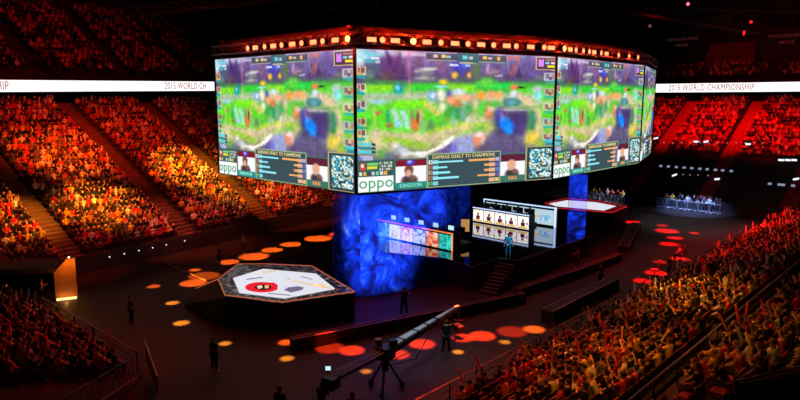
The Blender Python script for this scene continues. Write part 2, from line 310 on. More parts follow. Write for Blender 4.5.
BL_ = [  # x, y, rx, ry, angle, colour, strength
 (360, 57, 5, 9, 0, (205, 235, 235), .9), (366, 55, 8, 5, 0, (150, 215, 225), .7), (372, 70, 6, 7, 0, (60, 90, 90), .6), (368, 74, 5, 4, 0, (120, 150, 140), .5), (384, 53, 9, 3, 0, (200, 205, 215), .6), (400, 54, 9, 3, 0, (205, 205, 225), .6),
 (392, 66, 9, 9, 0, (75, 45, 110), .8), (389, 60, 2, 9, -20, (60, 40, 95), .8), (398, 60, 2, 7, 10, (70, 48, 100), .7), (382, 66, 3, 7, 15, (80, 60, 120), .6), (388, 76, 7, 5, 0, (92, 70, 66), .6),
 (408, 66, 1.6, 20, -3, (225, 110, 150), .45), (424, 72, 7, 4, 0, (130, 140, 135), .7), (425, 69, 8, 1.5, 0, (215, 220, 210), .7), (424, 78, 10, 2, 0, (160, 165, 150), .6), (440, 68, 4, 8, -30, (150, 90, 120), .5), (418, 62, 4, 6, 0, (95, 70, 105), .5),
 (457, 66, 6, 7, 0, (50, 60, 190), .75), (463, 65, 5, 3, 0, (70, 110, 225), .6), (453, 75, 3, 3, 0, (250, 185, 50), .9), (467, 75, 2, 3, 0, (250, 175, 60), .9), (442, 81.5, 4, 2.5, 0, (250, 200, 40), .9), (474, 70, 4, 8, 10, (85, 120, 60), .7),
 (440, 86, 6, 1.2, 0, (150, 225, 235), .95), (489, 72, 7, 3, 0, (150, 110, 125), .6), (485, 68, 1.2, 5, 10, (200, 180, 190), .5), (510, 70, 2.5, 7, 20, (150, 85, 90), .7), (505, 66, 1, 7, -15, (160, 130, 150), .5), (514, 66, 1, 8, 15, (150, 110, 140), .5),
 (525, 62, 6, 9, 0, (95, 85, 150), .6), (530, 74, 4, 3, 0, (90, 100, 190), .6), (484, 82, 8, 5, 0, (95, 205, 65), .8), (465, 79, 9, 2, 0, (80, 90, 90), .6), (540, 77, 9, 2.4, 0, (120, 125, 120), .6), (545, 72, 6, 5, 0, (75, 60, 110), .5),
 (375, 88, 8, 4, 0, (150, 225, 30), .8), (370, 79, 8, 2.5, 0, (55, 120, 75), .6), (398, 88, 4.5, 5, 0, (20, 150, 175), .95), (397, 87, 2, 2, 0, (120, 215, 230), .9), (385, 82, 12, 2, 0, (50, 150, 60), .5), (420, 84, 14, 3, 0, (40, 200, 40), .7),
 (460, 86, 9, 4, 0, (170, 225, 40), .8), (500, 84, 18, 3, 0, (30, 215, 60), .7), (400, 95, 18, 3, 0, (185, 185, 190), .6), (408, 91, 3, 6, 0, (215, 185, 140), .4), (420, 99, 9, 5, 0, (165, 230, 30), .7),
 (431, 95, 4, 5, 0, (110, 160, 230), .8), (432, 95, 2, 3, 0, (225, 235, 255), .8), (440, 94, 3.5, 5, 0, (245, 230, 215), .9), (448, 93, 3, 4, 0, (60, 90, 160), .8), (457, 91, 6, 3, 0, (205, 220, 235), .8), (450, 99, 5, 4, 0, (235, 150, 100), .8), (456, 103, 4, 3, 0, (215, 110, 60), .8),
 (463, 97, 8, 3, 0, (245, 165, 120), .8), (479, 95, 4, 4, 0, (250, 150, 50), .9), (489, 94.5, 4, 4, 0, (240, 165, 110), .8), (497, 95, 3, 4, 0, (250, 175, 110), .8), (511, 87, 3.5, 2.5, 0, (250, 120, 70), .9), (518, 87, 3, 1, 0, (40, 40, 50), .9), (511, 93, 3, 3, 0, (210, 220, 235), .8),
 (509, 101, 5.2, 5.2, 0, (50, 120, 130), .95), (509, 101, 3, 3, 0, (90, 160, 170), .8), (534, 89, 5, 3, 0, (205, 205, 225), .8), (535, 95, 4, 4, 0, (130, 225, 235), .9), (526, 97, 5, 6, -35, (215, 195, 150), .8), (520, 93, 8, 6, 0, (175, 190, 150), .5), (543, 92, 6, 5, 0, (80, 210, 30), .7),
 (378, 101, 7, 2, 0, (160, 220, 230), .9), (378, 101, 8, 3.4, 0, (90, 170, 190), .4), (395, 104, 16, 5, 0, (90, 225, 20), .7), (410, 106, 13, 6, 0, (110, 230, 20), .7), (430, 106, 6, 6, 40, (225, 205, 130), .8), (441, 107, 3, 4, 0, (245, 235, 190), .8),
 (378, 112, 6, 4.5, 0, (235, 225, 225), .9), (378, 112, 2.5, 2, 0, (215, 90, 90), .8), (386, 118, 4, 7, 0, (40, 160, 110), .7), (389, 124, 4, 2.5, 0, (170, 110, 60), .7), (396, 118, 4, 7, 0, (90, 90, 90), .5), (401, 118, 6, 8, -10, (190, 225, 235), .85), (398, 123, 4, 4, 0, (130, 205, 225), .7),
 (409, 114, 4, 7, 0, (150, 140, 130), .7), (419, 115, 3, 7, 0, (205, 170, 120), .7), (414, 124, 4, 5, 0, (225, 120, 60), .85), (422, 125, 3, 6, 0, (130, 190, 110), .8), (417, 117, 1.5, 5, 0, (80, 50, 40), .7), (430, 124, 4, 5, 0, (90, 110, 95), .6), (370, 116, 4, 10, 0, (80, 205, 60), .6),
 (455, 113, 7, 7, 0, (50, 140, 95), .8), (462, 112, 3, 7, 0, (110, 160, 140), .6), (452, 121, 4, 3, 30, (190, 200, 200), .6), (445, 119, 5, 4, 0, (120, 190, 60), .6), (473, 105, 4, 10, 0, (205, 190, 120), .6), (479, 109, 4, 5, 0, (80, 200, 50), .7), (468, 120, 3, 4, 0, (190, 215, 200), .6),
 (487, 112, 4, 6, 0, (215, 130, 80), .85), (489, 108, 3, 2.5, 0, (245, 215, 195), .7), (508, 122, 18, 13, 0, (70, 50, 118), .95), (520, 118, 8, 10, 0, (62, 45, 105), .9), (505, 112, 7, 4, 0, (110, 75, 95), .7), (507, 109, 9, 1.6, 0, (190, 175, 190), .6), (498, 116, 3, 8, 0, (70, 50, 130), .8),
 (503, 123, 6.5, 4, 50, (20, 130, 245), .95), (507, 130, 4, 3, 40, (30, 140, 235), .8), (500, 115, 2, 5, -20, (120, 130, 200), .6), (531, 118, 3.5, 7, 0, (70, 130, 110), .75), (529, 108, 6, 3, 0, (160, 190, 120), .6), (537, 116, 3.5, 14, -8, (225, 185, 150), .85), (531, 136, 5, 5, 0, (225, 195, 70), .85), (536, 143, 4, 3, 0, (190, 190, 60), .7),
 (542, 122, 3, 14, -8, (90, 200, 40), .8), (548, 130, 4, 8, 0, (80, 110, 80), .6), (500, 145, 22, 8, 0, (84, 72, 118), .9), (520, 149, 16, 6, 0, (98, 82, 100), .85), (490, 135, 7, 7, 0, (70, 62, 100), .7), (478, 126, 10, 4, -5, (190, 200, 60), .75), (465, 126, 8, 3, -20, (220, 205, 120), .6), (488, 127, 4, 4, 0, (235, 190, 130), .5),
 (377, 137, 4, 8, 10, (225, 195, 150), .75), (392, 134, 12, 3.5, 3, (225, 195, 170), .7), (414, 140, 13, 3.5, 8, (215, 195, 150), .6), (434, 132, 12, 3, -22, (225, 205, 165), .8), (452, 124, 9, 3, -30, (215, 200, 150), .6), (400, 141, 8, 3, 0, (150, 200, 50), .8), (417, 147, 10, 3, 0, (145, 205, 40), .8), (392, 146, 5, 4, 0, (160, 150, 90), .6),
 (397, 148, 5, 5, 20, (170, 175, 190), .85), (394, 144, 3, 3, 0, (235, 225, 215), .7), (404, 152, 5, 4, 0, (205, 215, 225), .8), (388, 155, 4, 4, 0, (80, 110, 130), .6), (380, 153, 5, 5, 0, (90, 170, 70), .6), (430, 150, 12, 2.8, -28, (250, 240, 225), .95), (445, 142, 8, 2.5, -35, (250, 240, 225), .95), (420, 155, 7, 2.5, 0, (245, 235, 225), .85), (412, 157, 12, 2, 0, (190, 170, 140), .6),
 (438, 153, 11, 3, -20, (100, 80, 140), .85), (460, 143, 9, 7, 0, (140, 150, 215), .9), (463, 140, 5, 6, 0, (175, 195, 225), .8), (453, 148, 3, 5, 0, (90, 90, 200), .6), (475, 140, 3, 6, -10, (225, 140, 100), .95), (478, 134, 4, 2.5, 10, (235, 205, 200), .9), (482, 139, 2, 5, 15, (230, 180, 170), .7), (473, 151, 12, 3, 0, (95, 75, 110), .8), (550, 60, 3, 4, 0, (80, 70, 120), .5)]
def stroke(c, x, y, pts, w_, col, a=.9, soft=.5):
    ps = [(350+p[0]/3.81, 45+p[1]/3.81) for p in pts]; D = np.full(x.shape, 1e9)
    for (x0, y0), (x1, y1) in zip(ps, ps[1:]):
        t = np.clip(((x-x0)*(x1-x0)+(y-y0)*(y1-y0))/((x1-x0)**2+(y1-y0)**2), 0, 1); D = np.minimum(D, np.hypot(x-x0-t*(x1-x0), y-y0-t*(y1-y0)))
    h = w_/2/3.81; m = (1/(1+np.exp((D-h)/(soft*h*.5))))*a; c[:] = c*(1-m[..., None])+np.array(col, float)*m[..., None]
def poly(c, x, y, pts, col, a=.95, soft=.8):
    ps = [(350+p[0]/3.81, 45+p[1]/3.81) for p in pts]; n = len(ps); ins = np.zeros(x.shape, bool); D = np.full(x.shape, 1e9)
    for i in range(n):
        (x0, y0), (x1, y1) = ps[i], ps[(i+1) % n]; 
        if y0 != y1: ins ^= ((y0 > y) != (y1 > y)) & (x < (x1-x0)*(y-y0)/(y1-y0)+x0)
        t = np.clip(((x-x0)*(x1-x0)+(y-y0)*(y1-y0))/((x1-x0)**2+(y1-y0)**2), 0, 1); D = np.minimum(D, np.hypot(x-x0-t*(x1-x0), y-y0-t*(y1-y0)))
    D = np.where(ins, -D, D); m = a/(1+np.exp(np.clip(D/(soft*.5), -30, 30))); c[:] = c*(1-m[..., None])+np.array(col, float)*m[..., None]
def shapes(c, x, y):
    G1, G2, G3, BE, DP = (70, 215, 30), (140, 225, 30), (40, 170, 60), (212, 190, 150), (66, 50, 112)
    poly(c, x, y, [(60, 145), (780, 140), (780, 180), (60, 185)], (60, 200, 50), .8, 3)
    stroke(c, x, y, [(60, 165), (150, 160)], 26, G2); stroke(c, x, y, [(220, 160), (330, 155)], 22, (40, 205, 40)); stroke(c, x, y, [(380, 160), (460, 165)], 26, G2); stroke(c, x, y, [(480, 150), (600, 155)], 22, (30, 215, 70)); stroke(c, x, y, [(640, 170), (760, 175)], 30, G1)
    stroke(c, x, y, [(60, 195), (200, 195), (300, 190), (460, 195), (620, 195)], 30, (176, 178, 168), .85); stroke(c, x, y, [(620, 195), (690, 200)], 34, (190, 190, 160), .8)
    poly(c, x, y, [(75, 225), (190, 210), (290, 215), (330, 235), (340, 290), (310, 325), (140, 330), (85, 300)], (88, 215, 35), .9, 2.5)
    stroke(c, x, y, [(180, 222), (280, 220)], 24, (120, 235, 25)); stroke(c, x, y, [(290, 225), (330, 255)], 26, (225, 200, 120), .85)
    poly(c, x, y, [(350, 250), (370, 228), (450, 225), (465, 260), (440, 290), (370, 290)], (60, 150, 70), .8, 2)
    stroke(c, x, y, [(465, 205), (480, 250), (440, 285)], 22, BE, .8); poly(c, x, y, [(490, 215), (560, 215), (560, 250), (510, 270), (490, 250)], (85, 205, 50), .85, 2)
    stroke(c, x, y, [(90, 235), (95, 320)], 14, (190, 200, 100), .6)
    stroke(c, x, y, [(95, 335), (180, 350), (290, 350), (390, 318), (490, 285), (530, 275)], 36, BE, .9); stroke(c, x, y, [(300, 330), (400, 300), (520, 300)], 14, (165, 205, 50), .8); stroke(c, x, y, [(95, 340), (100, 400)], 26, BE, .8)
    stroke(c, x, y, [(130, 355), (280, 380)], 26, (140, 190, 50), .8)
    poly(c, x, y, [(525, 255), (560, 238), (600, 244), (668, 244), (672, 300), (655, 350), (700, 380), (720, 430), (450, 430), (478, 375), (515, 345), (545, 315)], (88, 76, 122), .93, 4); poly(c, x, y, [(550, 250), (668, 250), (668, 300), (650, 340), (560, 335)], DP, .9, 3)
    stroke(c, x, y, [(545, 242), (665, 246)], 7, (170, 150, 175), .7); poly(c, x, y, [(560, 250), (600, 252), (600, 290), (565, 285)], (105, 70, 90), .6, 1.5); poly(c, x, y, [(560, 285), (590, 272), (618, 300), (612, 335), (585, 330), (562, 305)], (20, 120, 245), .95, 1.2); stroke(c, x, y, [(570, 320), (606, 285)], 5, (40, 70, 160), .8)
    stroke(c, x, y, [(545, 245), (575, 300)], 5, (130, 130, 215), .7)
    stroke(c, x, y, [(635, 195), (675, 215), (705, 255), (715, 310), (695, 350)], 24, (222, 188, 148), .95); stroke(c, x, y, [(690, 345), (675, 368)], 30, (225, 200, 75), .9); stroke(c, x, y, [(735, 260), (740, 330), (720, 375)], 18, (100, 205, 40), .85); poly(c, x, y, [(672, 245), (690, 245), (695, 320), (676, 325)], (60, 125, 100), .85, 1)
    stroke(c, x, y, [(665, 235), (725, 225)], 6, (90, 190, 60), .5); stroke(c, x, y, [(590, 216), (625, 216)], 30, (60, 125, 135), .9, .3); stroke(c, x, y, [(600, 214), (615, 214)], 14, (110, 175, 185), .8)
    poly(c, x, y, [(385, 350), (470, 335), (470, 420), (330, 420)], (150, 155, 215), .9, 2); poly(c, x, y, [(320, 405), (385, 360), (380, 420)], (90, 75, 140), .9, 1.5); stroke(c, x, y, [(180, 392), (205, 410)], 16, (190, 200, 215), .85); stroke(c, x, y, [(150, 372), (185, 388)], 9, (225, 215, 205), .8); stroke(c, x, y, [(215, 412), (290, 408), (345, 385), (385, 352)], 12, (252, 242, 228), .95)
    poly(c, x, y, [(468, 335), (505, 332), (512, 350), (490, 375), (478, 372)], (222, 145, 110), .95, 1); stroke(c, x, y, [(475, 334), (505, 336)], 7, (240, 215, 210), .9)
    for (a, b, h) in ((150, 130, 55), (175, 132, 48), (200, 130, 70), (225, 130, 90), (400, 120, 80), (440, 110, 75), (600, 130, 70), (630, 120, 85), (680, 125, 80), (100, 130, 95)): poly(c, x, y, [(a-13, b), (a, h), (a+12, b)], (62, 42, 92), .75, .8)
    for (a, b, q) in ((245, 100, 1), (285, 92, 1), (520, 105, .8), (260, 125, .6), (545, 118, .6)): stroke(c, x, y, [(a, b), (a+38*q, b-3)], 7, (205, 205, 200), .75); 
    for (a, b) in ((165, 280), (200, 285)): stroke(c, x, y, [(a, b-30), (a+18, b+20)], 22, (185, 225, 238), .85)
    for (a, b, k) in ((140, 270, (35, 160, 110)), (232, 265, (150, 135, 120)), (262, 265, (215, 165, 115)), (246, 300, (222, 115, 60)), (275, 300, (120, 190, 110)), (400, 250, (45, 150, 100)), (425, 262, (120, 165, 150)), (385, 265, (60, 175, 110))): stroke(c, x, y, [(a, b-18), (a+3, b+18)], 14, k, .9)
def rectc(c, x, y, x0, y0, x1, y1, col, a=1.0):
    m = ((x >= x0) & (x < x1) & (y >= y0) & (y < y1))*a; c[:] = c*(1-m[..., None])+np.array(col, float)*m[..., None]
def blob(c, x, y, bx, by, rx, ry, ang, col, a, p=2):
    t = math.radians(ang); dx, dy = x-bx, y-by; u = (dx*math.cos(t)+dy*math.sin(t))/rx; v = (-dx*math.sin(t)+dy*math.cos(t))/ry
    m = a*np.exp(-((u*u+v*v)**(p/2))*.9); c[:] = c*(1-m[..., None])+np.array(col, float)*m[..., None]
def paint(s, v):
    x, y = grid_px(s, v); bx = [b[0] for b in BANDS]
    vw = v + (vnoise(x, y, 9, 3)-.5)*.02
    c = np.stack([np.interp(vw, bx, [b[1][k] for b in BANDS]) for k in range(3)], -1)
    n1, n2, n3 = vnoise(x, y, 6, 11), vnoise(x, y, 2.6, 12), vnoise(x, y, 1.3, 13)
    c = c*(1+(n1-.5)[..., None]*.22)
    shapes(c, x, y)
    for b in [q for q in BL_ if q[2]*q[3] < 27 or q[1] < 84]: blob(c, x, y, b[0], b[1], b[2]*1.12, b[3]*1.12, b[4], b[5], min(1, b[6]*1.15), 3.2)
    c = c*(1+(n2-.5)[..., None]*.2+(n3-.5)[..., None]*.05); c[..., 0] += (vnoise(x, y, 4, 15)-.5)*16; c[..., 2] += (vnoise(x, y, 4, 16)-.5)*16
    k = (x-XL)/(XR-XL); top = TL+(TRt-TL)*k; yy = y-top            # pixels below the top edge
    rectc(c, x, yy, 365, 3, 381, 6, (95, 205, 215), .7); rectc(c, x, yy, 371, 7, 379, 9, (225, 245, 250), .8); rectc(c, x, yy, 366, 9.5, 374, 13, (60, 180, 195), .8); rectc(c, x, yy, 375, 10, 380, 13, (200, 220, 225), .7)
    rectc(c, x, yy, 410, 2, 424, 5, (205, 205, 215), .55)
    rectc(c, x, yy, 425, 1, 456, 7.5, (50, 62, 72), .75); rectc(c, x, yy, 425, 7.3, 455, 8.3, (190, 185, 140), .8)
    rectc(c, x, yy, 432, 2.6, 436, 5, (225, 215, 200), .8); rectc(c, x, yy, 440, 2.4, 444, 5, (245, 215, 90), .9); rectc(c, x, yy, 444.5, 3, 449, 5, (170, 220, 225), .8)
    rectc(c, x, yy, 455, 0, 476, 9, (30, 95, 105), .85); rectc(c, x, yy, 457, 9, 474, 10, (200, 185, 110), .9); rectc(c, x, yy, 460, 2.5, 465, 6, (90, 215, 230), .9); rectc(c, x, yy, 467, 3, 470, 6, (215, 210, 190), .8)
    rectc(c, x, yy, 476, 1, 503, 7.5, (52, 62, 66), .75); rectc(c, x, yy, 476, 7.3, 502, 8.3, (120, 165, 130), .8); rectc(c, x, yy, 480, 2.6, 484, 5, (245, 205, 90), .9); rectc(c, x, yy, 485, 3, 489, 5, (225, 200, 190), .8); rectc(c, x, yy, 494, 2.5, 497, 5.5, (245, 195, 80), .9)
    for i in range(6): rectc(c, x, yy, 504.5+i*2, 1, 505.8+i*2, 5, (215, 100, 60), .8)
    rectc(c, x, yy, 448, 11, 456, 12.8, (230, 235, 245), .8); rectc(c, x, yy, 463, 10.5, 468, 13, (200, 225, 235), .7)
    # portraits of the players down both sides
    for i, y0 in enumerate((17, 33.5, 50.5, 67.5, 79)):
        q = y+(x-356)*.0; r1 = random.Random(i)
        rectc(c, x, yy, 356.5, y0, 366, y0+8, [(225, 205, 160), (230, 215, 210), (190, 205, 215), (215, 190, 150), (200, 215, 190)][i], .8); rectc(c, x, yy, 357, y0+5, 360, y0+8, [(200, 150, 40), (60, 130, 70), (60, 60, 80), (90, 160, 170), (230, 190, 40)][i], .8); rectc(c, x, yy, 358, y0+1, 360.5, y0+5, (170, 70, 60), .8); rectc(c, x, yy, 362, y0+.6, 364.6, y0+6, (110, 40, 60), .8)
        rectc(c, x, yy, 356.5, y0+8, 365, y0+11, (20, 160, 165), .9); rectc(c, x, yy, 361, y0-1, 361.7, y0+8, (40, 40, 50), .8)
        k2 = .9; y1 = 16+i*15
        rectc(c, x, yy, 540, y1, 552, y1+7.5, [(205, 215, 225), (190, 170, 170), (215, 205, 160), (180, 190, 220), (205, 180, 170)][i], .7); rectc(c, x, yy, 545, y1+4, 548, y1+7, [(60, 70, 110), (150, 60, 60), (60, 120, 110), (200, 150, 60), (80, 60, 90)][i], .8); rectc(c, x, yy, 542, y1+1, 545, y1+6, (120, 70, 90), .7); rectc(c, x, yy, 548, y1+1, 550, y1+6, (190, 90, 60), .7); rectc(c, x, yy, 541, y1+7.5, 551, y1+10, (40, 170, 175), .75)
    for i in range(3):
        rectc(c, x, yy, 357, 92+i*4, 371, 95+i*4, (70, 205, 225) if i % 2 == 0 else (15, 130, 160), .9); rectc(c, x, yy, 371, 92+i*4, 375, 95+i*4, (30, 60, 80), .9)
        rectc(c, x, yy, 544, 82+i*4, 551, 85+i*4, (60, 200, 225) if i % 2 == 0 else (15, 130, 160), .85)
    rectc(c, x, yy, 359, 105, 372, 110, (190, 205, 235), .7); rectc(c, x, yy, 358, 107, 362, 110, (70, 110, 210), .7)
    # small inset top right
    rectc(c, x, yy, 532, .8, 552, 13.6, (200, 180, 120)); rectc(c, x, yy, 533, 1.8, 551.5, 12.6, (62, 52, 72)); rectc(c, x, yy, 534.5, 3, 539.5, 10, (205, 130, 250)); rectc(c, x, yy, 536.3, 2.5, 537.7, 4.5, (62, 52, 72))
    rectc(c, x, yy, 541, 3, 550.5, 4, (150, 130, 130)); rectc(c, x, yy, 541, 5.5, 545, 7.6, (90, 210, 220)); rectc(c, x, yy, 546.5, 5.5, 550, 7.6, (215, 215, 220)); rectc(c, x, yy, 543, 9, 550, 11, (245, 225, 40))
    # bottom row; yb = pixels above the bottom edge, measured along the slanted edge
    bot = BL+(BR-BL)*k; H_ = bot-top; sc2 = H_/H_.max() if H_.size else 1; hb = (BL-TL)/(H_)          # scale to the near edge
    yb = (bot-y)*hb
    # sponsor panel
    rectc(c, x, -yb, 356, -33, 394, 0, (45, 90, 85)); rectc(c, x, -yb, 357, -16.2, 392.5, -.8, (245, 250, 248))
    rectc(c, x, -yb, 359, -30.5, 364, -23, (205, 60, 60)); rectc(c, x, -yb, 360, -29.5, 363, -26, (235, 210, 200)); rectc(c, x, -yb, 366, -30.5, 377, -27.5, (110, 200, 110)); rectc(c, x, -yb, 366, -27, 376, -24, (215, 215, 50))
    for i in range(6):
        for j in range(3): rectc(c, x, -yb, 378.5+i*2.2, -31+j*3.2, 380+i*2.2, -28.8+j*3.2, [(205, 205, 195), (150, 120, 70), (190, 215, 210)][(i+j) % 3])
    for i in range(8): rectc(c, x, -yb, 358+i*4.2, -21.5, 361+i*4.2, -17.8, [(220, 215, 200), (60, 60, 70), (110, 200, 170), (230, 170, 60), (190, 190, 205)][(i*3) % 5])
    # portraits
    for (a, b, dk, hair, strip) in ((394, 426, (120, 22, 42), (105, 60, 45), (35, 135, 120)), (498.5, 524.5, (88, 28, 50), (225, 165, 130), (60, 110, 95))):
        H = 33 if a < 400 else 33.5
        rectc(c, x, -yb, a, -H, b, 0, (40, 110, 95)); rectc(c, x, -yb, a+.7, -H+1, b-.7, -8, (238, 236, 242)); rectc(c, x, -yb, a+.7, -H+1, b-.7, -25 if a < 400 else -24, dk)
        cx = (a+b)/2-(1.5 if a < 400 else .5)
        m0 = c.copy(); 
        blob(c, x, -yb, cx, -9.5, 8.5 if a < 400 else 7, 6.5, 0, (62, 48, 50), 1, 8); blob(c, x, -yb, cx+3, -12, 3, 3, 0, (140, 95, 85), .7, 4)
        blob(c, x, -yb, cx-.5, -20.5, 4.6, 6, 0, hair, 1, 8); blob(c, x, -yb, cx-1, -17.5, 3, 4, 0, (215, 165, 140), 1, 5)
        if a < 400: blob(c, x, -yb, cx+1, -29, 4.5, 3, 0, (60, 60, 215), .95, 5); blob(c, x, -yb, cx, -29.5, 2, 1.4, 0, (215, 225, 250), .9)
        rectc(c, x, -yb, a, -8, b, -1, strip); rectc(c, x, -yb, a, -1, b, 0, (55, 85, 75))
    # statistics panel
    rectc(c, x, -yb, 426, -37, 499.5, 0, (150, 175, 130)); rectc(c, x, -yb, 427, -36, 498.5, -1, (52, 74, 80)); rectc(c, x, -yb, 434, -35, 491, -31.2, (60, 66, 60))
    for i, (lc, lo) in enumerate(((30, 24), (14, 8.5), (17, 8.5), (26, 15), (0, 0))):
        y0 = -29.6+i*5.8
        rectc(c, x, -yb, 427.5, y0-.4, 431.8, y0+3.6, [(225, 225, 225), (200, 90, 90), (200, 150, 110), (190, 110, 80), (90, 190, 100)][i]); rectc(c, x, -yb, 429, y0+.6, 430.6, y0+2.8, (60, 60, 80))
        rectc(c, x, -yb, 432.2, y0-.2, 437.5, y0+3.9, (120, 200, 205)); rectc(c, x, -yb, 432.2, y0+1, 432.2+lc, y0+3.1, (140, 225, 240))
        rectc(c, x, -yb, 491.5-lo, y0+.8, 491, y0+3, (245, 165, 90)); rectc(c, x, -yb, 488, y0, 494.3, y0+3.9, (225, 170, 130)); rectc(c, x, -yb, 494.6, y0-.3, 497.8, y0+3.9, [(170, 170, 225), (100, 90, 190), (90, 120, 190), (100, 80, 170), (215, 190, 110)][i])
    # minimap
    rectc(c, x, -yb, 524.5, -40.5, 552, 0, (170, 165, 120)); rectc(c, x, -yb, 525.7, -39.3, 551.2, -1, (45, 62, 62))
    mm = ((x > 528) & (x < 550) & (-yb > -37) & (-yb < -3.5))
    a1, a2 = vnoise(x, y, 2.0, 31), vnoise(x, y, 1.7, 32); mc = np.full(c.shape, 1.0)*np.array((120, 205, 205.))
    mc[a1 > .58] = (232, 240, 240); mc[a1 < .36] = (40, 55, 75); mc[(a2 > .68)] = (30, 130, 165); mc[(a2 < .24)] = (165, 150, 95)
    c[mm] = mc[mm]
    c = c*1.04+6
    return np.clip(c, 0, 255)

# ------------------------------------------------------------------ the screen cube
ZS = 1.7; SCU = 8.6; ZT = HC+.3392*SCU; ZB = ZT-SCU
PTS = [Vector((p[0]*SCU, p[1]*SCU, 0)) for p in ((-1.6195, 5.617), (-.3083, 4.403), (1.2723, 5.2214), (2.4948, 6.5433), (3.1056, 7.7688))]
PTS += [Vector((p[0]*SCU, p[1]*SCU, 0)) for p in ((2.45, 8.9), (.9, 8.75), (-.75, 7.55))]
ctr = sum(PTS, Vector())/len(PTS)
cube = empty('hanging_screen', (ctr.x, ctr.y, ZB), label='huge multi-sided hanging screen showing a video game above the stage', cat='screen')
def led_patch(A, B, s0, s1, v0, v1, nx, ny, out, name, parent, smax=1.0, th=.03):
    """one lit picture patch of a face from A to B; a shallow slab whose front carries the picture"""
    d = B-A; n = Vector((d.y, -d.x, 0)).normalized(); off = world_off(parent)
    S, V = np.meshgrid(np.linspace(s0, s1, nx+1), np.linspace(v0, v1, ny+1))
    col = s2l(paint(S, V)).reshape(-1, 3)
    X = A.x+d.x*S/smax+n.x*out; Y = A.y+d.y*S/smax+n.y*out; Z = ZT-(ZT-ZB)*V
    co = np.stack([X-off.x, Y-off.y, Z-off.z], -1).reshape(-1, 3)
    idx = np.arange((nx+1)*(ny+1)).reshape(ny+1, nx+1)
    q = np.stack([idx[:-1, :-1], idx[1:, :-1], idx[1:, 1:], idx[:-1, 1:]], -1).reshape(-1, 4)
    # rim that gives the slab its thickness
    ring = list(idx[0, :])+list(idx[1:, -1])+list(idx[-1, -2::-1])+list(idx[-2:0:-1, 0]); nn = len(co)
    back = co[ring]-np.array((n.x, n.y, 0))*th
    co = np.vstack([co, back]); col = np.vstack([col, np.zeros((len(ring), 3))]); k = len(ring)
    rq = [(ring[i], ring[(i+1) % k], nn+(i+1) % k, nn+i) for i in range(k)]
    fs = [tuple(map(int, a)) for a in q]+[tuple(map(int, a)) for a in rq]
    me = bpy.data.meshes.new(name); me.from_pydata(co.tolist(), [], fs)
    ca = me.color_attributes.new('Col', 'FLOAT_COLOR', 'POINT'); ca.data.foreach_set('color', np.hstack([col, np.ones((len(col), 1))]).ravel())
    me.materials.append(M_led); me.update(); o = bpy.data.objects.new(name, me); C.objects.link(o); o.parent = parent; return o
M_oppo = mat('green_letters', (0, 100, 50), .6, emit=(60, 165, 110), estr=1); M_gold = mat('gold_letters', (120, 110, 60), .6, emit=(225, 215, 150), estr=1)
M_cy = mat('cyan_letters', (60, 120, 120), .6, emit=(150, 235, 225), estr=1); M_or = mat('orange_letters', (150, 90, 40), .6, emit=(250, 165, 90), estr=1)
def face(A, B, label, smax=1.0, full=True):
    d = B-A; L = d.length; n = Vector((d.y, -d.x, 0)).normalized()
    o = led_patch(A, B, 0, smax, 0, 1, int(330*smax), 190, .06, 'display_panel', cube, smax); o['label'] = label
    def P(x, y, out=.14):
        s, v = px_sv(x, y); return A+d*(s/smax)+n*out+Vector((0, 0, ZT-(ZT-ZB)*v))
    if not full: return
    def sub(name, x0, x1, h0, res=2.2):
        s0 = px_sv(x0, 100)[0]; s1 = px_sv(x1, 100)[0]; v0 = 1-h0/(BL-TL)
        return led_patch(A, B, s0, s1, v0, 1, int((x1-x0)*res), int(h0*res), .1, name, o)
    sub('sponsor_panel', 356, 394, 33); sub('portrait_panel', 394, 426, 33); sub('statistics_panel', 426, 499.5, 37); sub('portrait_panel', 498.5, 524.5, 33.5); sub('minimap_panel', 524.5, 551.9, 40.5, 3)
    ux = d.normalized(); uy = Vector((0, 0, 1)); yb = lambda x, h: (BL+(BR-BL)*(x-XL)/(XR-XL))-h*((BL+(BR-BL)*(x-XL)/(XR-XL))-(TL+(TRt-TL)*(x-XL)/(XR-XL)))/(BL-TL)
    text_mesh('oppo', 1.02, P(374.9, yb(374.9, 9.6)), ux, uy, 'lettering', M_oppo, o, sx=1.12)
    text_mesh('KINGOON', .33, P(409.5, yb(409.5, 4.6)), ux, uy, 'lettering', M_cy, o); text_mesh('KIKIS', .33, P(511.5, yb(511.5, 4.6)), ux, uy, 'lettering', M_or, o)
    text_mesh('DAMAGE DEALT TO CHAMPIONS', .32, P(463, yb(463, 33)), ux, uy, 'lettering', M_gold, o, sx=1.02)
    text_mesh('614', .6, P(491, 94), ux, uy, 'lettering', M_or, o)
face(PTS[0], PTS[1], 'left face of the screen showing the game'); face(PTS[1], PTS[2], 'front face of the screen showing the game')
face(PTS[2], PTS[3], 'right face of the screen showing the game'); face(PTS[3], PTS[4], 'narrow far right face of the screen', .77, False)
hs = MB(); inner = [p+(ctr-p)*.0 for p in PTS]
hs.prism([(p.x+(ctr.x-p.x)*.003, p.y+(ctr.y-p.y)*.003) for p in PTS], ZB-.05, ZT+.05); hs.build('housing', M_black, cube)
for i in range(5):
    cm = MB()
    p = PTS[i]; q = PTS[min(i+1, 4)]; r = PTS[max(i-1, 0)]; n = (p-ctr).normalized()
    cm.tube(p+n*.05+Vector((0, 0, ZB-.06)), p+n*.05+Vector((0, 0, ZT+.06)), .11, 8)
    cm.build('corner_trim', M_black, cube)
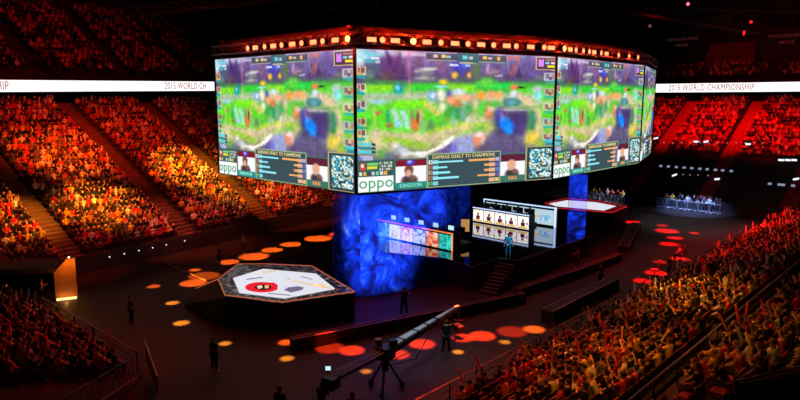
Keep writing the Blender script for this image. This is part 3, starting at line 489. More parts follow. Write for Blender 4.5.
# truss ring with fascia that carries the lamps
M_truss = mat('truss_steel', (150, 140, 140), .45, .4)
tr = empty('lighting_truss', (ctr.x, ctr.y, ZT+.06), label='box truss ring above the screen cube that carries the row of lamps', cat='truss')
ringp = [p+(p-ctr).normalized()*.25 for p in PTS]
for i in range(8):
    a, b = ringp[i], ringp[(i+1) % 8]; m = MB(); d = b-a; n = Vector((d.y, -d.x, 0)).normalized(); L = d.length; k = max(2, int(L/.9))
    for zz_ in (.35, .95):
        for oo in (0, -.6): m.tube(a+n*oo+Vector((0, 0, ZT+zz_)), b+n*oo+Vector((0, 0, ZT+zz_)), .045, 6)
    for j in range(k):
        p0 = a+d*(j/k); p1 = a+d*((j+1)/k); z0, z1 = (.35, .95) if j % 2 == 0 else (.95, .35)
        m.tube(p0+Vector((0, 0, ZT+z0)), p1+Vector((0, 0, ZT+z1)), .025, 5); m.tube(p0+Vector((0, 0, ZT+z0)), p0-n*.6+Vector((0, 0, ZT+z0)), .025, 5)
    m.build('truss_section', M_truss, tr)
    f = MB(); f.frame_box(a-n*.8+Vector((0, 0, ZT+.12)), d, -n*.1, (0, 0, 1.3)); f.build('skirt', mat('skirt_cloth', (120, 70, 66), .9), tr)
for p in (PTS[1], PTS[3], PTS[5], PTS[7]):
    hang = MB(); q = p+(ctr-p)*.12; hang.tube(q+Vector((0, 0, ZT+.9)), q+Vector((0, 0, 33.9-0)), .035, 5); hang.build('suspension_cable', M_dark, tr)

# lamps along the truss
M_body = mat('lamp_body', (26, 24, 25), .5)
M_l1 = mat('lamp_hot', (40, 20, 10), .5, emit=(255, 150, 55), estr=14); M_l2 = mat('lamp_bar', (40, 20, 10), .5, emit=(255, 120, 75), estr=3.2); M_l3 = mat('lamp_red', (40, 10, 10), .5, emit=(255, 60, 50), estr=5)
lampx = [(252, 'r'), (259, 'b'), (269, 'r'), (277, 'b'), (286, 'r'), (296, 'b'), (306, 'r'), (317, 'b'), (327, 'r'), (339, 'b'), (352, 'H'), (369.5, 'b'), (380, 'r'), (393, 'b'), (410.5, 'H'), (424.5, 'b'), (438, 'r'), (452.5, 'b'), (465, 'r'),
         (478.5, 'b'), (490.5, 'r'), (504, 'b'), (513, 'r'), (528, 'b'), (541, 'r'), (548.5, 'b'), (560, 'H'), (566.5, 'b'), (571.6, 'r'), (579, 'r'), (585, 'r'), (590.5, 'b'), (597, 'r'), (603, 'b'), (614.5, 'r'), (625, 'r'), (634, 'r')]
def lamp_spot(x):
    for a, b in zip(ringp[:4], ringp[1:5]):
        xa, xb = pj((a.x, a.y, ZT+.7))[0], pj((b.x, b.y, ZT+.7))[0]
        if xa <= x <= xb:
            wa, wb = a.y, b.y; s = (x-xa)*wa/((x-xa)*wa+(xb-x)*wb); return a+(b-a)*s, (b-a)
    return None, None
protos = {}
def make_lamp(kind):
    e = empty('stage_lamp', (0, 0, 0))
    y = MB(); y.frame_box((-.24, -.02, 0), (.04, 0, 0), (0, .06, 0), (0, 0, .5)); y.frame_box((.2, -.02, 0), (.04, 0, 0), (0, .06, 0), (0, 0, .5)); y.frame_box((-.24, -.02, .46), (.48, 0, 0), (0, .06, 0), (0, 0, .04))
    y.build('yoke', M_body, e, local=True)
    h = MB(); g = MB()
    if kind == 'b':
        h.frame_box((-.33, -.14, -.05), (.66, 0, 0), (0, .26, 0), (0, 0, .34)); g.frame_box((-.29, -.165, -.01), (.58, 0, 0), (0, .03, 0), (0, 0, .26)); ml = M_l2
    else:
        h.tube((0, -.2, .12), (0, .16, .12), .2, 14, .15); g.tube((0, -.225, .12), (0, -.2, .12), .17, 14); ml = M_l1 if kind == 'H' else M_l2
    h.build('lamp_head', M_body, e, local=True); g.build('lens', ml, e, local=True)
    return e
def copy_tree(o, parent=None):
    c = o.copy(); C.objects.link(c); c.parent = parent
    for ch in o.children: copy_tree(ch, c)
    return c
nx_ = 0; ORD = ['first', 'second', 'third', 'fourth', 'fifth', 'sixth', 'seventh', 'eighth', 'ninth', 'tenth', 'eleventh', 'twelfth', 'thirteenth', 'fourteenth', 'fifteenth', 'sixteenth', 'seventeenth', 'eighteenth', 'nineteenth', 'twentieth']
def ordn(i):
    if i < 20: return ORD[i]
    tens = ['twenty', 'thirty', 'forty', 'fifty', 'sixty', 'seventy', 'eighty', 'ninety']; t, u = (i+1)//10, (i+1) % 10
    return (['twentieth', 'thirtieth', 'fortieth', 'fiftieth', 'sixtieth', 'seventieth', 'eightieth', 'ninetieth'][t-2]) if u == 0 else tens[t-2]+'-'+ORD[u-1]
for i, (x, k) in enumerate(lampx):
    p, d = lamp_spot(x)
    if p is None: continue
    if k not in protos: protos[k] = e = make_lamp(k)
    else: e = copy_tree(protos[k])
    n = Vector((d.y, -d.x, 0)).normalized(); e.location = p+n*.15+Vector((0, 0, ZT+.42)); e.rotation_euler = (0, 0, math.atan2(d.y, d.x))
    kind = {'r': 'round glowing orange stage lamp', 'b': 'wide rectangular glowing stage lamp', 'H': 'large dazzling orange stage lamp'}[k]
    prop(e, label=f'{kind} on the screen truss, {ordn(i)} from the left end', cat='lamp', group='lamps in a row above the screen cube')
    if i % 2 == 0 or k == 'H': point(p+n*.62+Vector((0, 0, ZT+.55)), 150 if k != 'H' else 700, (255, 50, 15), .12)

# ------------------------------------------------------------------ gauze scrims with blue projection
def mat_scrim(name, strength, seed, edge=True):
    m = bpy.data.materials.new(name); m.use_nodes = True; N = m.node_tree.nodes; L = m.node_tree.links; N.clear()
    out = N.new('ShaderNodeOutputMaterial'); add = N.new('ShaderNodeAddShader'); tr_ = N.new('ShaderNodeBsdfTransparent'); tr_.inputs[0].default_value = (.86, .85, .9, 1)
    em = N.new('ShaderNodeEmission'); g = N.new('ShaderNodeTexCoord')
    mp = N.new('ShaderNodeMapping'); mp.inputs['Location'].default_value = (seed, seed*2, 0); L.new(g.outputs['Object'], mp.inputs[0])
    n1 = N.new('ShaderNodeTexNoise'); n1.inputs['Scale'].default_value = .5; n1.inputs['Detail'].default_value = 7; n1.inputs['Roughness'].default_value = .62; n1.inputs['Distortion'].default_value = 1.3
    L.new(mp.outputs[0], n1.inputs['Vector'])
    r = N.new('ShaderNodeValToRGB'); e = r.color_ramp.elements
    e[0].position = .33; e[0].color = (.003, .002, .03, 1); e[1].position = .70; e[1].color = (.32, .46, 1, 1)
    for pz, cc in ((.44, (.003, .008, .14, 1)), (.55, (.004, .03, .62, 1)), (.66, (.03, .10, .95, 1))):
        q = e.new(pz); q.color = cc
    L.new(n1.outputs['Fac'], r.inputs[0])
    # the projection fades out towards the panel's free edge (uv.x stored per panel)
    uv = N.new('ShaderNodeAttribute'); uv.attribute_name = 'fade'
    mul = N.new('ShaderNodeMath'); mul.operation = 'MULTIPLY'; mul.inputs[1].default_value = strength; L.new(uv.outputs['Fac'], mul.inputs[0])
    L.new(r.outputs[0], em.inputs[0]); L.new(mul.outputs[0], em.inputs[1]); L.new(tr_.outputs[0], add.inputs[0]); L.new(em.outputs[0], add.inputs[1]); L.new(add.outputs[0], out.inputs[0])
    return m
def scrim(A, B, z0, z1, m, label, fades, bar=True):
    """fades: list of (fraction, brightness)"""
    A, B = flat(A), flat(B); d = B-A; n = Vector((d.y, -d.x, 0)).normalized()
    e = empty('gauze_screen', flat((A+B)/2)+Vector((0, 0, z0)), label=label, cat='projection screen', group='see-through gauze screens around the stage')
    K, H_ = 16, 12; vs = []; fd = []; ff = fades if callable(fades) else (lambda q, h: float(np.interp(q, [f[0] for f in fades], [f[1] for f in fades])))
    for s_ in (0, .02):
        for i in range(K+1):
            for j in range(H_+1): vs.append(A+d*(i/K)+n*s_+Vector((0, 0, z0+(z1-z0)*j/H_))); fd.append(ff(i/K, j/H_))
    fs = []; h = (K+1)*(H_+1); I = lambda i, j: i*(H_+1)+j
    for i in range(K):
        for j in range(H_): q = (I(i, j), I(i, j+1), I(i+1, j+1), I(i+1, j)); fs += [q, tuple(h+k for k in q[::-1])]
        fs += [(I(i, 0), I(i+1, 0), h+I(i+1, 0), h+I(i, 0)), (I(i, H_), h+I(i, H_), h+I(i+1, H_), I(i+1, H_))]
    for j in range(H_): fs += [(I(0, j), h+I(0, j), h+I(0, j+1), I(0, j+1)), (I(K, j), I(K, j+1), h+I(K, j+1), h+I(K, j))]
    me = MB(); me.add(vs, fs); o = me.build('gauze', m, e); at_ = o.data.attributes.new('fade', 'FLOAT', 'POINT'); at_.data.foreach_set('value', fd)
    b = MB(); b.tube(A+Vector((0, 0, z1)), B+Vector((0, 0, z1)), .05, 6); b.build('top_rail', M_dark, e)
    b = MB()
    for P_ in (A, B): b.tube(P_+Vector((0, 0, z0+.02)), P_+Vector((0, 0, z1)), .012, 5)
    b.build('edge_cord', M_rail, e); return e
M_sc1 = mat_scrim('scrim_front', 1.15, 3.1); M_sc2 = mat_scrim('scrim_side', 1.0, 9.7); M_sc3 = mat_scrim('scrim_right', .8, 14.2)
def on_face(i, x):
    a, b = PTS[i], PTS[i+1]; xa, xb = pj((a.x, a.y, ZB))[0], pj((b.x, b.y, ZB))[0]; s = (x-xa)*a.y/((x-xa)*a.y+(xb-x)*b.y); return a+(b-a)*s
inw = (ctr-PTS[1]).normalized()*.35
scrim(PTS[1]+inw, on_face(1, 445)+inw, .05, ZB-.15, M_sc1, 'gauze screen with swirling blue smoke picture under the front face', lambda q, h: (min(1, h/.12))*(1 if h > .62 else max(.0, 1-max(0, q-.28-.45*h)/.28))*(1 if q < .85 else 1-(q-.85)*4.5)*(1+.5*math.exp(-((q-.2)/.2)**2-((h-.5)/.3)**2)))
scrim(on_face(0, 329)+inw, PTS[1]+inw, .05, ZB-.15, M_sc2, 'narrow gauze screen fading to dark left of the blue smoke picture', lambda q, h: min(1, h/.15)*float(np.interp(q, [0, .3, .6, 1], [0, .06, .6, 1]))*(1.1 if h < .75 else 1.1-2.4*(h-.75)))
scrim(at(398, 224, ZS+.05), at(470, 229, ZS+.05), ZS+.05, ZB-.15, mat_scrim('scrim_back', .22, 21.0), 'greyish gauze screen behind the near players desk', [(0, 1), (.6, .5), (1, .35)])
scrim(at(567, 234, ZS+.03), at(585, 236, ZS+.03), ZS+.03, ZB-.15, M_sc3, 'slim gauze column glowing bright blue under the right face', [(0, .7), (.5, 1), (1, .7)])
scrim(at(404, 212, ZS+.05), at(468, 213, ZS+.05), ZS+.05, ZB-.15, mat_scrim('scrim_rear', .12, 31.0), 'dim gauze screen at the rear of the stage behind the players', [(0, 1), (1, .3)])

# ------------------------------------------------------------------ main stage
M_gloss = mat('gloss_deck', (150, 150, 165), .045, 1.0); M_skirt = mat('stage_skirt', (20, 16, 20), .75, noise=.3); M_edge = mat('deck_edge', (150, 135, 140), .4, .7)

sp = [at(330, 246, ZS), at(365, 250, ZS), at(445, 258, ZS), at(473, 266.5, ZS), at(501, 258, ZS), at(516, 260.5, ZS), at(590, 236, ZS), at(592, 229, ZS), at(560, 216, ZS), at(470, 205, ZS), at(395, 208, ZS), at(338, 222, ZS)]
stage = empty('main_stage', flat(at(460, 235, ZS)), label='black glossy raised main stage with the two team desks', cat='stage')
MB().prism([(p.x, p.y) for p in sp], ZS-.1, ZS).build('deck', M_gloss, stage)
cs = sum(sp, Vector())/len(sp)
MB().prism([(p.x+(cs.x-p.x)*.012, p.y+(cs.y-p.y)*.012) for p in sp], 0, ZS-.101).build('skirt', M_skirt, stage)
m = MB(); m.path([p+Vector((0, 0, -.02)) for p in sp[:8]], .025, 5); m.build('edge_trim', M_edge, stage)
st = empty('stage_stairs', flat(at(482, 290, 0)), label='dark stairs of pale-edged steps leading up to the stage front', cat='stairs')
u_ = Vector((.82, -.57, 0)).normalized(); dn = Vector((-.57, -.82, 0)).normalized(); a = flat(at(499, 259.5, ZS)); N_ = 9
for i in range(N_):
    z = ZS*(1-(i+1)/(N_+1)); o = a+dn*(.02+i*.29)
    MB().frame_box(o, u_*1.15, dn*.29, (0, 0, z)).build('step', M_skirt, st)
    MB().frame_box(o+dn*.17+Vector((0, 0, z+.002)), u_*1.15, dn*.1, (0, 0, .02)).build('tread', mat('tread', (120, 100, 82), .7), st)

# hex platforms beside the stage
M_logo_r = mat('logo_red', (200, 20, 40), .6, emit=(225, 20, 50), estr=.95); M_logo_k = mat('logo_black', (10, 5, 5), .6); M_logo_g = mat('logo_grey', (80, 80, 110), .6, emit=(112, 112, 150), estr=.8)
M_white = mat('led_white', (20, 20, 20), .4, emit=(225, 228, 238), estr=1.0); M_goldl = mat('logo_gold', (180, 140, 80), .6, emit=(235, 195, 120), estr=.9); M_marble = None
def mat_marble():
    m = bpy.data.materials.new('patterned_border'); m.use_nodes = True; N = m.node_tree.nodes; L = m.node_tree.links; b = N['Principled BSDF']
    n = N.new('ShaderNodeTexNoise'); n.inputs['Scale'].default_value = 1.6; n.inputs['Detail'].default_value = 8; n.inputs['Distortion'].default_value = 2.5; g = N.new('ShaderNodeTexCoord'); L.new(g.outputs['Object'], n.inputs[0])
    r = N.new('ShaderNodeValToRGB'); e = r.color_ramp.elements; e[0].position = .5; e[0].color = (.006, .006, .009, 1); e[1].position = .68; e[1].color = (.35, .36, .42, 1)
    L.new(n.outputs['Fac'], r.inputs[0]); L.new(r.outputs[0], b.inputs['Base Color']); L.new(r.outputs[0], b.inputs['Emission Color']); b.inputs['Emission Strength'].default_value = .45; b.inputs['Roughness'].default_value = .3; return m
M_marble = mat_marble(); M_rim = mat('rim_light', (60, 30, 20), .5, emit=(235, 120, 80), estr=.55); M_rimr = mat('rim_red', (60, 10, 10), .5, emit=(225, 30, 40), estr=.9)
def platform(rim, led, label, rimm, border):
    ps = [at(x, y, ZS) for x, y in rim]; ls = [at(x, y, ZS+.03) for x, y in led]; c = sum(ps, Vector())/len(ps)
    e = empty('led_platform', flat(c), label=label, cat='stage', group='led-topped platforms at both ends of the stage')
    MB().prism([(p.x, p.y) for p in ps], 0, ZS-.08).build('base', M_skirt, e)
    MB().prism([(p.x, p.y) for p in ps], ZS-.079, ZS).build('border', border, e)
    MB().prism([(p.x, p.y) for p in ls], ZS+.001, ZS+.03).build('led_top', M_white, e)
    m = MB(); q = ps+[ps[0]]; m.path([p+Vector((0, 0, .0)) for p in q], .035, 5); m.build('rim_light', rimm, e); return e
P1 = platform([(218, 279), (225, 295), (282, 302), (354.6, 291.5), (312, 266), (268, 264), (238, 264)], [(233, 278), (239.5, 292.5), (284.5, 298), (335, 288.5), (316, 273.5), (263, 268.8)],
              'large black platform with a white lit top and red emblem in front of the stage', M_rim, M_marble)
P2 = platform([(545, 203), (552, 207.5), (612, 212.5), (627, 206.5), (600, 201), (566, 198.5)], [(549, 203.5), (556, 206), (604, 210.3), (616, 206), (596, 202.2), (567, 200.2)],
              'distant black platform with a white lit top and red rim behind the stage', M_rimr, mat('red_border', (90, 10, 16), .5, emit=(110, 8, 14), estr=.5))
def flatshape(pix, name, m, par, z=ZS+.032, dz=.008):
    ps = [at(x, y, z) for x, y in pix]; A_ = sum(ps[i].x*ps[(i+1) % len(ps)].y-ps[(i+1) % len(ps)].x*ps[i].y for i in range(len(ps)))
    if A_ < 0: ps = ps[::-1]
    return MB().prism([(p.x, p.y) for p in ps], z, z+dz).build(name, m, par)
def ell(cx, cy, rx, ry, a0=0, a1=360, n=20): return [(cx+rx*math.cos(math.radians(a0+(a1-a0)*i/n)), cy+ry*math.sin(math.radians(a0+(a1-a0)*i/n))) for i in range(n+(0 if a1-a0 == 360 else 1))]
flatshape(ell(262, 287.3, 17, 5.2, 20, 330)+[(272, 284)], 'emblem', M_logo_r, P1); flatshape([(264, 283), (274, 282.5), (278, 285.5), (277, 289.5), (268, 291)], 'emblem', M_logo_r, P1, ZS+.042)
flatshape(ell(263, 287.2, 8.5, 2.8), 'emblem_centre', M_logo_k, P1, ZS+.052)
flatshape([(257, 286), (262, 285.2), (262.5, 288), (258, 288.8)], 'emblem_centre', mat('emblem_cream', (230, 220, 200), .6, emit=(240, 215, 190), estr=.9), P1, ZS+.062); flatshape([(264.5, 285.3), (268.5, 285.3), (269, 288), (265, 288.6)], 'emblem_centre', M_goldl, P1, ZS+.062)
flatshape([(284, 290), (288, 287.5), (298, 286.3), (304, 287.6), (302, 290), (291, 292.5)], 'grey_patch', M_logo_g, P1)
flatshape([(292, 281), (293, 280.4), (331, 288), (330, 288.9)], 'gold_line', M_goldl, P1); flatshape(ell(288.5, 279.3, 1.8, .8), 'gold_dot', M_goldl, P1); flatshape([(262, 272), (275, 271), (276, 271.8), (263, 273)], 'gold_line', M_goldl, P1); flatshape([(312, 285), (324, 283.8), (326, 286), (314, 287.2)], 'gold_line', mat('pale_gold', (220, 190, 140), .6, emit=(235, 205, 170), estr=.95), P1)
for (x0, y0, x1, y1) in ((246, 279, 262, 277), (300, 276, 312, 279), (268, 293, 290, 295)): flatshape([(x0, y0), (x1, y1), (x1+.6, y1+.8), (x0+.6, y0+.8)], 'grey_line', M_logo_g, P1)
# ramp with lit edge left of the platform
a, b, c_ = at(218, 279, ZS), at(225, 295, ZS), at(184, 306, 0)
r_ = empty('ramp', flat((a+b+c_)/3), label='black ramp with an orange-lit edge running down from the platform', cat='ramp')
m = MB(); c2 = at(196, 290, 0); m.add([flat(a), flat(b), c_, c2, a-Vector((0, 0, .1)), b-Vector((0, 0, .1)), c_+Vector((0, 0, .08)), c2+Vector((0, 0, .08))], [(0, 1, 2, 3), (4, 7, 6, 5), (0, 4, 5, 1), (1, 5, 6, 2), (2, 6, 7, 3), (3, 7, 4, 0)]); m.build('slope', M_skirt, r_)
MB().tube(a, c2+Vector((0, 0, .12)), .03, 5).build('edge_light', M_rim, r_)
for px_ in ((233, 208), (256, 209), (280, 206)): pass

# ------------------------------------------------------------------ people
def skin(verts, edges, rad, roots, sub=1):
    me = bpy.data.meshes.new('sk'); me.from_pydata(verts, edges, []); o = bpy.data.objects.new('sk', me); C.objects.link(o)
    md = o.modifiers.new('s', 'SKIN'); md.use_smooth_shade = True
    for i, v in enumerate(me.skin_vertices[0].data):
        r = rad[i]; v.radius = r if isinstance(r, tuple) else (r, r); v.use_root = i in roots
    if sub: sm = o.modifiers.new('u', 'SUBSURF'); sm.levels = sub; sm.render_levels = sub
    dg = bpy.context.evaluated_depsgraph_get(); dg.update(); out = bpy.data.meshes.new_from_object(o.evaluated_get(dg)); bpy.data.objects.remove(o); return out
POSES = {  # hips height, knees, ankles, elbows, wrists, lean
 'stand': dict(hip=.92, knee=((.11, .03, .5), (-.11, .0, .5)), ank=((.12, -.02, .08), (-.12, -.05, .08)), el=((.27, -.03, 1.14), (-.27, -.03, 1.14)), wr=((.28, .07, .9), (-.28, .07, .9)), lean=.0),
 'point': dict(hip=.92, knee=((.12, .03, .5), (-.12, -.04, .5)), ank=((.15, .0, .08), (-.15, -.1, .08)), el=((.42, .1, 1.36), (-.27, -.03, 1.14)), wr=((.66, .16, 1.38), (-.22, .16, 1.02)), lean=.02),
 'operate': dict(hip=.92, knee=((.13, .08, .5), (-.13, -.04, .5)), ank=((.15, .04, .08), (-.15, -.1, .08)), el=((.27, .12, 1.2), (-.27, .12, 1.2)), wr=((.16, .38, 1.3), (-.16, .38, 1.3)), lean=.06),
 'sit': dict(hip=.5, knee=((.12, .42, .52), (-.12, .42, .52)), ank=((.12, .42, .08), (-.12, .42, .08)), el=((.25, .08, .76), (-.25, .08, .76)), wr=((.12, .3, .64), (-.12, .3, .64)), lean=.02),
 'clap': dict(hip=.5, knee=((.12, .42, .52), (-.12, .42, .52)), ank=((.12, .42, .08), (-.12, .42, .08)), el=((.27, .2, .86), (-.27, .2, .86)), wr=((.1, .38, 1.02), (-.1, .38, 1.02)), lean=.05),
 'cheer': dict(hip=.5, knee=((.12, .42, .52), (-.12, .42, .52)), ank=((.12, .42, .08), (-.12, .42, .08)), el=((.33, .05, 1.25), (-.25, .08, .76)), wr=((.28, .12, 1.5), (-.12, .3, .64)), lean=.0),
 'lean': dict(hip=.5, knee=((.13, .42, .52), (-.13, .42, .52)), ank=((.13, .4, .08), (-.13, .4, .08)), el=((.2, .34, .72), (-.2, .34, .72)), wr=((.05, .5, .78), (-.05, .5, .78)), lean=.22),
 'type': dict(hip=.5, knee=((.12, .42, .52), (-.12, .42, .52)), ank=((.12, .42, .08), (-.12, .42, .08)), el=((.24, .12, .78), (-.24, .12, .78)), wr=((.16, .36, .8), (-.16, .36, .8)), lean=.06)}
PROTO = {}
def proto(pose):
    if pose in PROTO: return PROTO[pose]
    q = POSES[pose]; h = q['hip']; ln = q['lean']; T = lambda z: (0, ln*(z/.5), h+z)
    V = [T(0), T(.16), T(.36), T(.50), T(.575), (0, ln*1.2+.015, h+.635), (0, ln*1.25+.01, h+.715), (0, ln*1.25-.005, h+.78), (0, ln*1.25+.085, h+.665)]
    R = [(.15, .115), (.135, .1), (.165, .11), (.10, .08), .052, (.07, .075), (.085, .098), (.06, .07), .02]
    E_ = [(0, 1), (1, 2), (2, 3), (3, 4), (4, 5), (5, 6), (6, 7), (5, 8)]; SH = []; HP = []
    shirtV = [T(-.04), T(.16), T(.36), T(.49)]; shirtR = [(.165, .13), (.15, .115), (.18, .125), (.10, .09)]; shirtE = [(0, 1), (1, 2), (2, 3)]
    trV = [T(-.01)]; trR = [(.155, .122)]; trE = []; fing = []
    for i, sg in enumerate((1, -1)):
        s = (sg*.185, ln*.92, h+.475); e = q['el'][i]; w_ = q['wr'][i]; hp = (sg*.095, 0.0 if h > .7 else .03, h-.05); k = q['knee'][i]; a_ = q['ank'][i]; toe = (a_[0]+sg*.02, a_[1]+.17, .04)
        if h < .7: e = (e[0], e[1]+ln*.5, e[2])
        wv, ev = Vector(w_), Vector(e); dr = (wv-ev).normalized(); hand = wv+dr*.08
        b = len(V); V += [s, e, w_, tuple(hand), hp, k, a_, toe]; R += [.062, .042, .030, (.036, .022), .088, .060, .042, .036]
        E_ += [(2, b), (b, b+1), (b+1, b+2), (b+2, b+3), (0, b+4), (b+4, b+5), (b+5, b+6), (b+6, b+7)]
        bb = len(shirtV); mid = tuple((ev*.75+Vector(s)*.25)); shirtV += [s, mid]; shirtR += [.078, .062]; shirtE += [(2, bb), (bb, bb+1)]
        bb = len(trV); trV += [hp, k, (a_[0], a_[1], a_[2]+.05)]; trR += [.1, .074, .06]; trE += [(0, bb), (bb, bb+1), (bb+1, bb+2)]
        side = dr.cross(Vector((0, 0, 1))); side = side.normalized() if side.length > .1 else Vector((1, 0, 0)); up = side.cross(dr)
        for f_, (o_, ln_, sp_) in enumerate(((-.027, .07, -.1), (-.009, .08, 0), (.009, .075, .05), (.027, .06, .15))):
            base = hand+side*o_; fing.append([base, base+dr*ln_*.55+side*sp_*.02, base+dr*ln_*.85-up*.025])
        fing.append([wv+dr*.03+side*.028*sg, wv+dr*.06+side*.055*sg, wv+dr*.10+side*.06*sg])
    roots = {0}
    for ch in fing:
        b = len(V); V += [tuple(p) for p in ch]; R += [.0095, .009, .007]; E_ += [(b, b+1), (b+1, b+2)]; roots.add(b)
    body = skin([tuple(v) for v in V], E_, R, roots)
    body.materials.clear(); body.materials.append(M_skin); body.materials.append(M_eye)
    bm = bmesh.new(); bm.from_mesh(body)
    for sg in (1, -1):
        c = Vector((sg*.032, ln*1.25+.098, h+.695)); g = bmesh.ops.create_uvsphere(bm, u_segments=6, v_segments=4, radius=.012, matrix=Matrix.Translation(c))
        for f in {f for v in g['verts'] for f in v.link_faces}: f.material_index = 1
        c = Vector((sg*.088, ln*1.25+.005, h+.685)); bmesh.ops.create_uvsphere(bm, u_segments=6, v_segments=4, radius=1, matrix=Matrix.Translation(c) @ Matrix.Diagonal((.012, .02, .032, 1)))
    bm.to_mesh(body); bm.free()
    shirt = skin(shirtV, shirtE, shirtR, {0}); tro = skin(trV, trE, trR, {0})
    for mm in (shirt, tro): mm.materials.clear(); mm.materials.append(M_cloth)
    bm = bmesh.new(); bmesh.ops.create_uvsphere(bm, u_segments=12, v_segments=8, radius=1, matrix=Matrix.Translation((0, ln*1.25-.018, h+.725)) @ Matrix.Diagonal((.098, .108, .098, 1)))
    bmesh.ops.delete(bm, geom=[v for v in bm.verts if v.co.z < h+.665 or (v.co.y > ln*1.25+.045 and v.co.z < h+.755)], context='VERTS'); hair = bpy.data.meshes.new('hair'); bm.to_mesh(hair); bm.free(); hair.materials.append(M_hair)
    for p in hair.polygons: p.use_smooth = True
    if h > .7:
        for i, sg in enumerate((1, -1)): pass
    PROTO[pose] = dict(body=body, shirt=shirt, trousers=tro, hair=hair, h=h); return PROTO[pose]
SKINC = [(205, 160, 135), (225, 180, 155), (185, 135, 110), (150, 105, 80)]; HAIRC = [(30, 22, 18), (60, 40, 28), (120, 85, 50), (18, 15, 15), (95, 55, 30)]
def person(loc, rz, pose, label, cat='person', shirt=(40, 40, 45), trou=(25, 25, 30), group=None, parts=('body', 'shirt', 'trousers', 'hair'), name='person', sc_=1.0, hairc=None, skinc=None):
    p = proto(pose); e = empty(name, loc, rz, label=label, cat=cat, group=group); e.scale = (sc_,)*3
    for k in parts:
        o = bpy.data.objects.new(k, p[k]); C.objects.link(o); o.parent = e
        o.color = lin({'body': skinc or random.choice(SKINC), 'shirt': shirt, 'trousers': trou, 'hair': hairc or random.choice(HAIRC)}[k])
    return e
def yaw_to(p, q): return math.atan2(q[1]-p[1], q[0]-p[0])-PI/2          # figures face +Y

# ------------------------------------------------------------------ desks
M_frame = mat('desk_frame', (22, 22, 28), .5); M_lit_w = mat('frame_glow', (20, 20, 25), .5, emit=(190, 215, 255), estr=1.3); M_lit_o = mat('orange_tube', (60, 30, 10), .5, emit=(255, 130, 60), estr=1.5); M_lit_p = mat('pink_tube', (60, 10, 40), .5, emit=(215, 50, 170), estr=1.1)
M_scr = mat('monitor_glow', (10, 10, 12), .4, emit=(190, 235, 245), estr=1.1)
def art_mat(name, cols, scale, seed):
    m = bpy.data.materials.new(name); m.use_nodes = True; N = m.node_tree.nodes; L = m.node_tree.links; b = N['Principled BSDF']
    g = N.new('ShaderNodeTexCoord'); mp = N.new('ShaderNodeMapping'); mp.inputs['Location'].default_value = (seed, seed*.7, seed*.3); L.new(g.outputs['Object'], mp.inputs[0])
    n = N.new('ShaderNodeTexNoise'); n.inputs['Scale'].default_value = scale; n.inputs['Detail'].default_value = 3; n.inputs['Distortion'].default_value = 1.5; L.new(mp.outputs[0], n.inputs[0])
    r = N.new('ShaderNodeValToRGB'); r.color_ramp.interpolation = 'EASE'; e = r.color_ramp.elements; k = len(cols)
    for i, c in enumerate(cols):
        pz = .28+.44*i/(k-1); q = e[i] if i < 2 else e.new(pz); q.position = pz; q.color = lin(c)
    L.new(n.outputs['Fac'], r.inputs[0]); L.new(r.outputs[0], b.inputs['Emission Color']); b.inputs['Emission Strength'].default_value = 1.3; b.inputs['Base Color'].default_value = (.01, .01, .01, 1); return m
def desk(A, B, h, label, arts, group, tubes):
    """front board from A to B (left to right seen from the front), desk top behind it"""
    A, B = Vector(A), Vector(B); d = flat(B-A); n = Vector((d.y, -d.x, 0)).normalized(); back = -n; L = d.length; z = A.z
    e = empty('team_desk', (A+B)/2, label=label, cat='desk', group=group)
    MB().frame_box(A, d, back*.12, (0, 0, h)).build('front_board', M_frame, e)
    MB().frame_box(A+Vector((0, 0, h)), d, back*.85, (0, 0, .05)).build('desk_top', M_frame, e)
    for f in (0, 1): MB().frame_box(A+d*f+(-d.normalized()*.06 if f else Vector((0, 0, 0))), d.normalized()*.06, back*.85, (0, 0, h)).build('side_panel', M_frame, e)
    k = len(arts)
    for i, am in enumerate(arts):
        a = A+d*(i/k)+d.normalized()*.04+Vector((0, 0, .1))+n*.03; MB().frame_box(a, d/k-d.normalized()*.08, back*.025, (0, 0, h-.18)).build('picture_panel', am, e)
    for f0, f1, z0, z1, mm in tubes:
        m = MB(); m.tube(A+d*f0+n*.05+Vector((0, 0, z0)), A+d*f1+n*.05+Vector((0, 0, z1)), .05, 6); m.build('light_tube', mm, e)
    return e, A, d, n, L
D1A, D1B = at(378, 236, ZS), at(452.5, 252, ZS)
arts1 = [art_mat('art_navy', [(10, 30, 90), (40, 110, 200), (150, 200, 240)], 1.2, 2), art_mat('art_white', [(90, 60, 160), (225, 225, 245), (250, 250, 255)], 1.1, 4), art_mat('art_violet', [(70, 20, 120), (220, 120, 190), (245, 235, 245), (60, 60, 200)], 1.5, 7), art_mat('art_blue', [(20, 40, 150), (210, 225, 250), (60, 90, 220)], 1.4, 9), art_mat('art_red', [(90, 15, 40), (235, 90, 70), (250, 190, 130), (250, 235, 225)], 1.3, 12), art_mat('art_teal', [(5, 40, 45), (20, 170, 150), (60, 215, 200), (8, 50, 60)], 1.4, 15)]
desk(D1A, D1B, 1.25, 'near team desk with colourful picture panels and a pink tube light', arts1, 'players desks on the stage', [(0, .62, 1.33, 1.33, M_lit_p), (.62, 1.0, 1.33, 1.33, M_lit_o), (1.0, 1.0, .02, 1.33, M_lit_o)])
d1 = flat(D1B-D1A); n1 = Vector((d1.y, -d1.x, 0)).normalized(); u1 = d1.normalized(); HD1 = 1.30
names5 = ['leftmost', 'second from left', 'middle', 'second from right', 'rightmost']
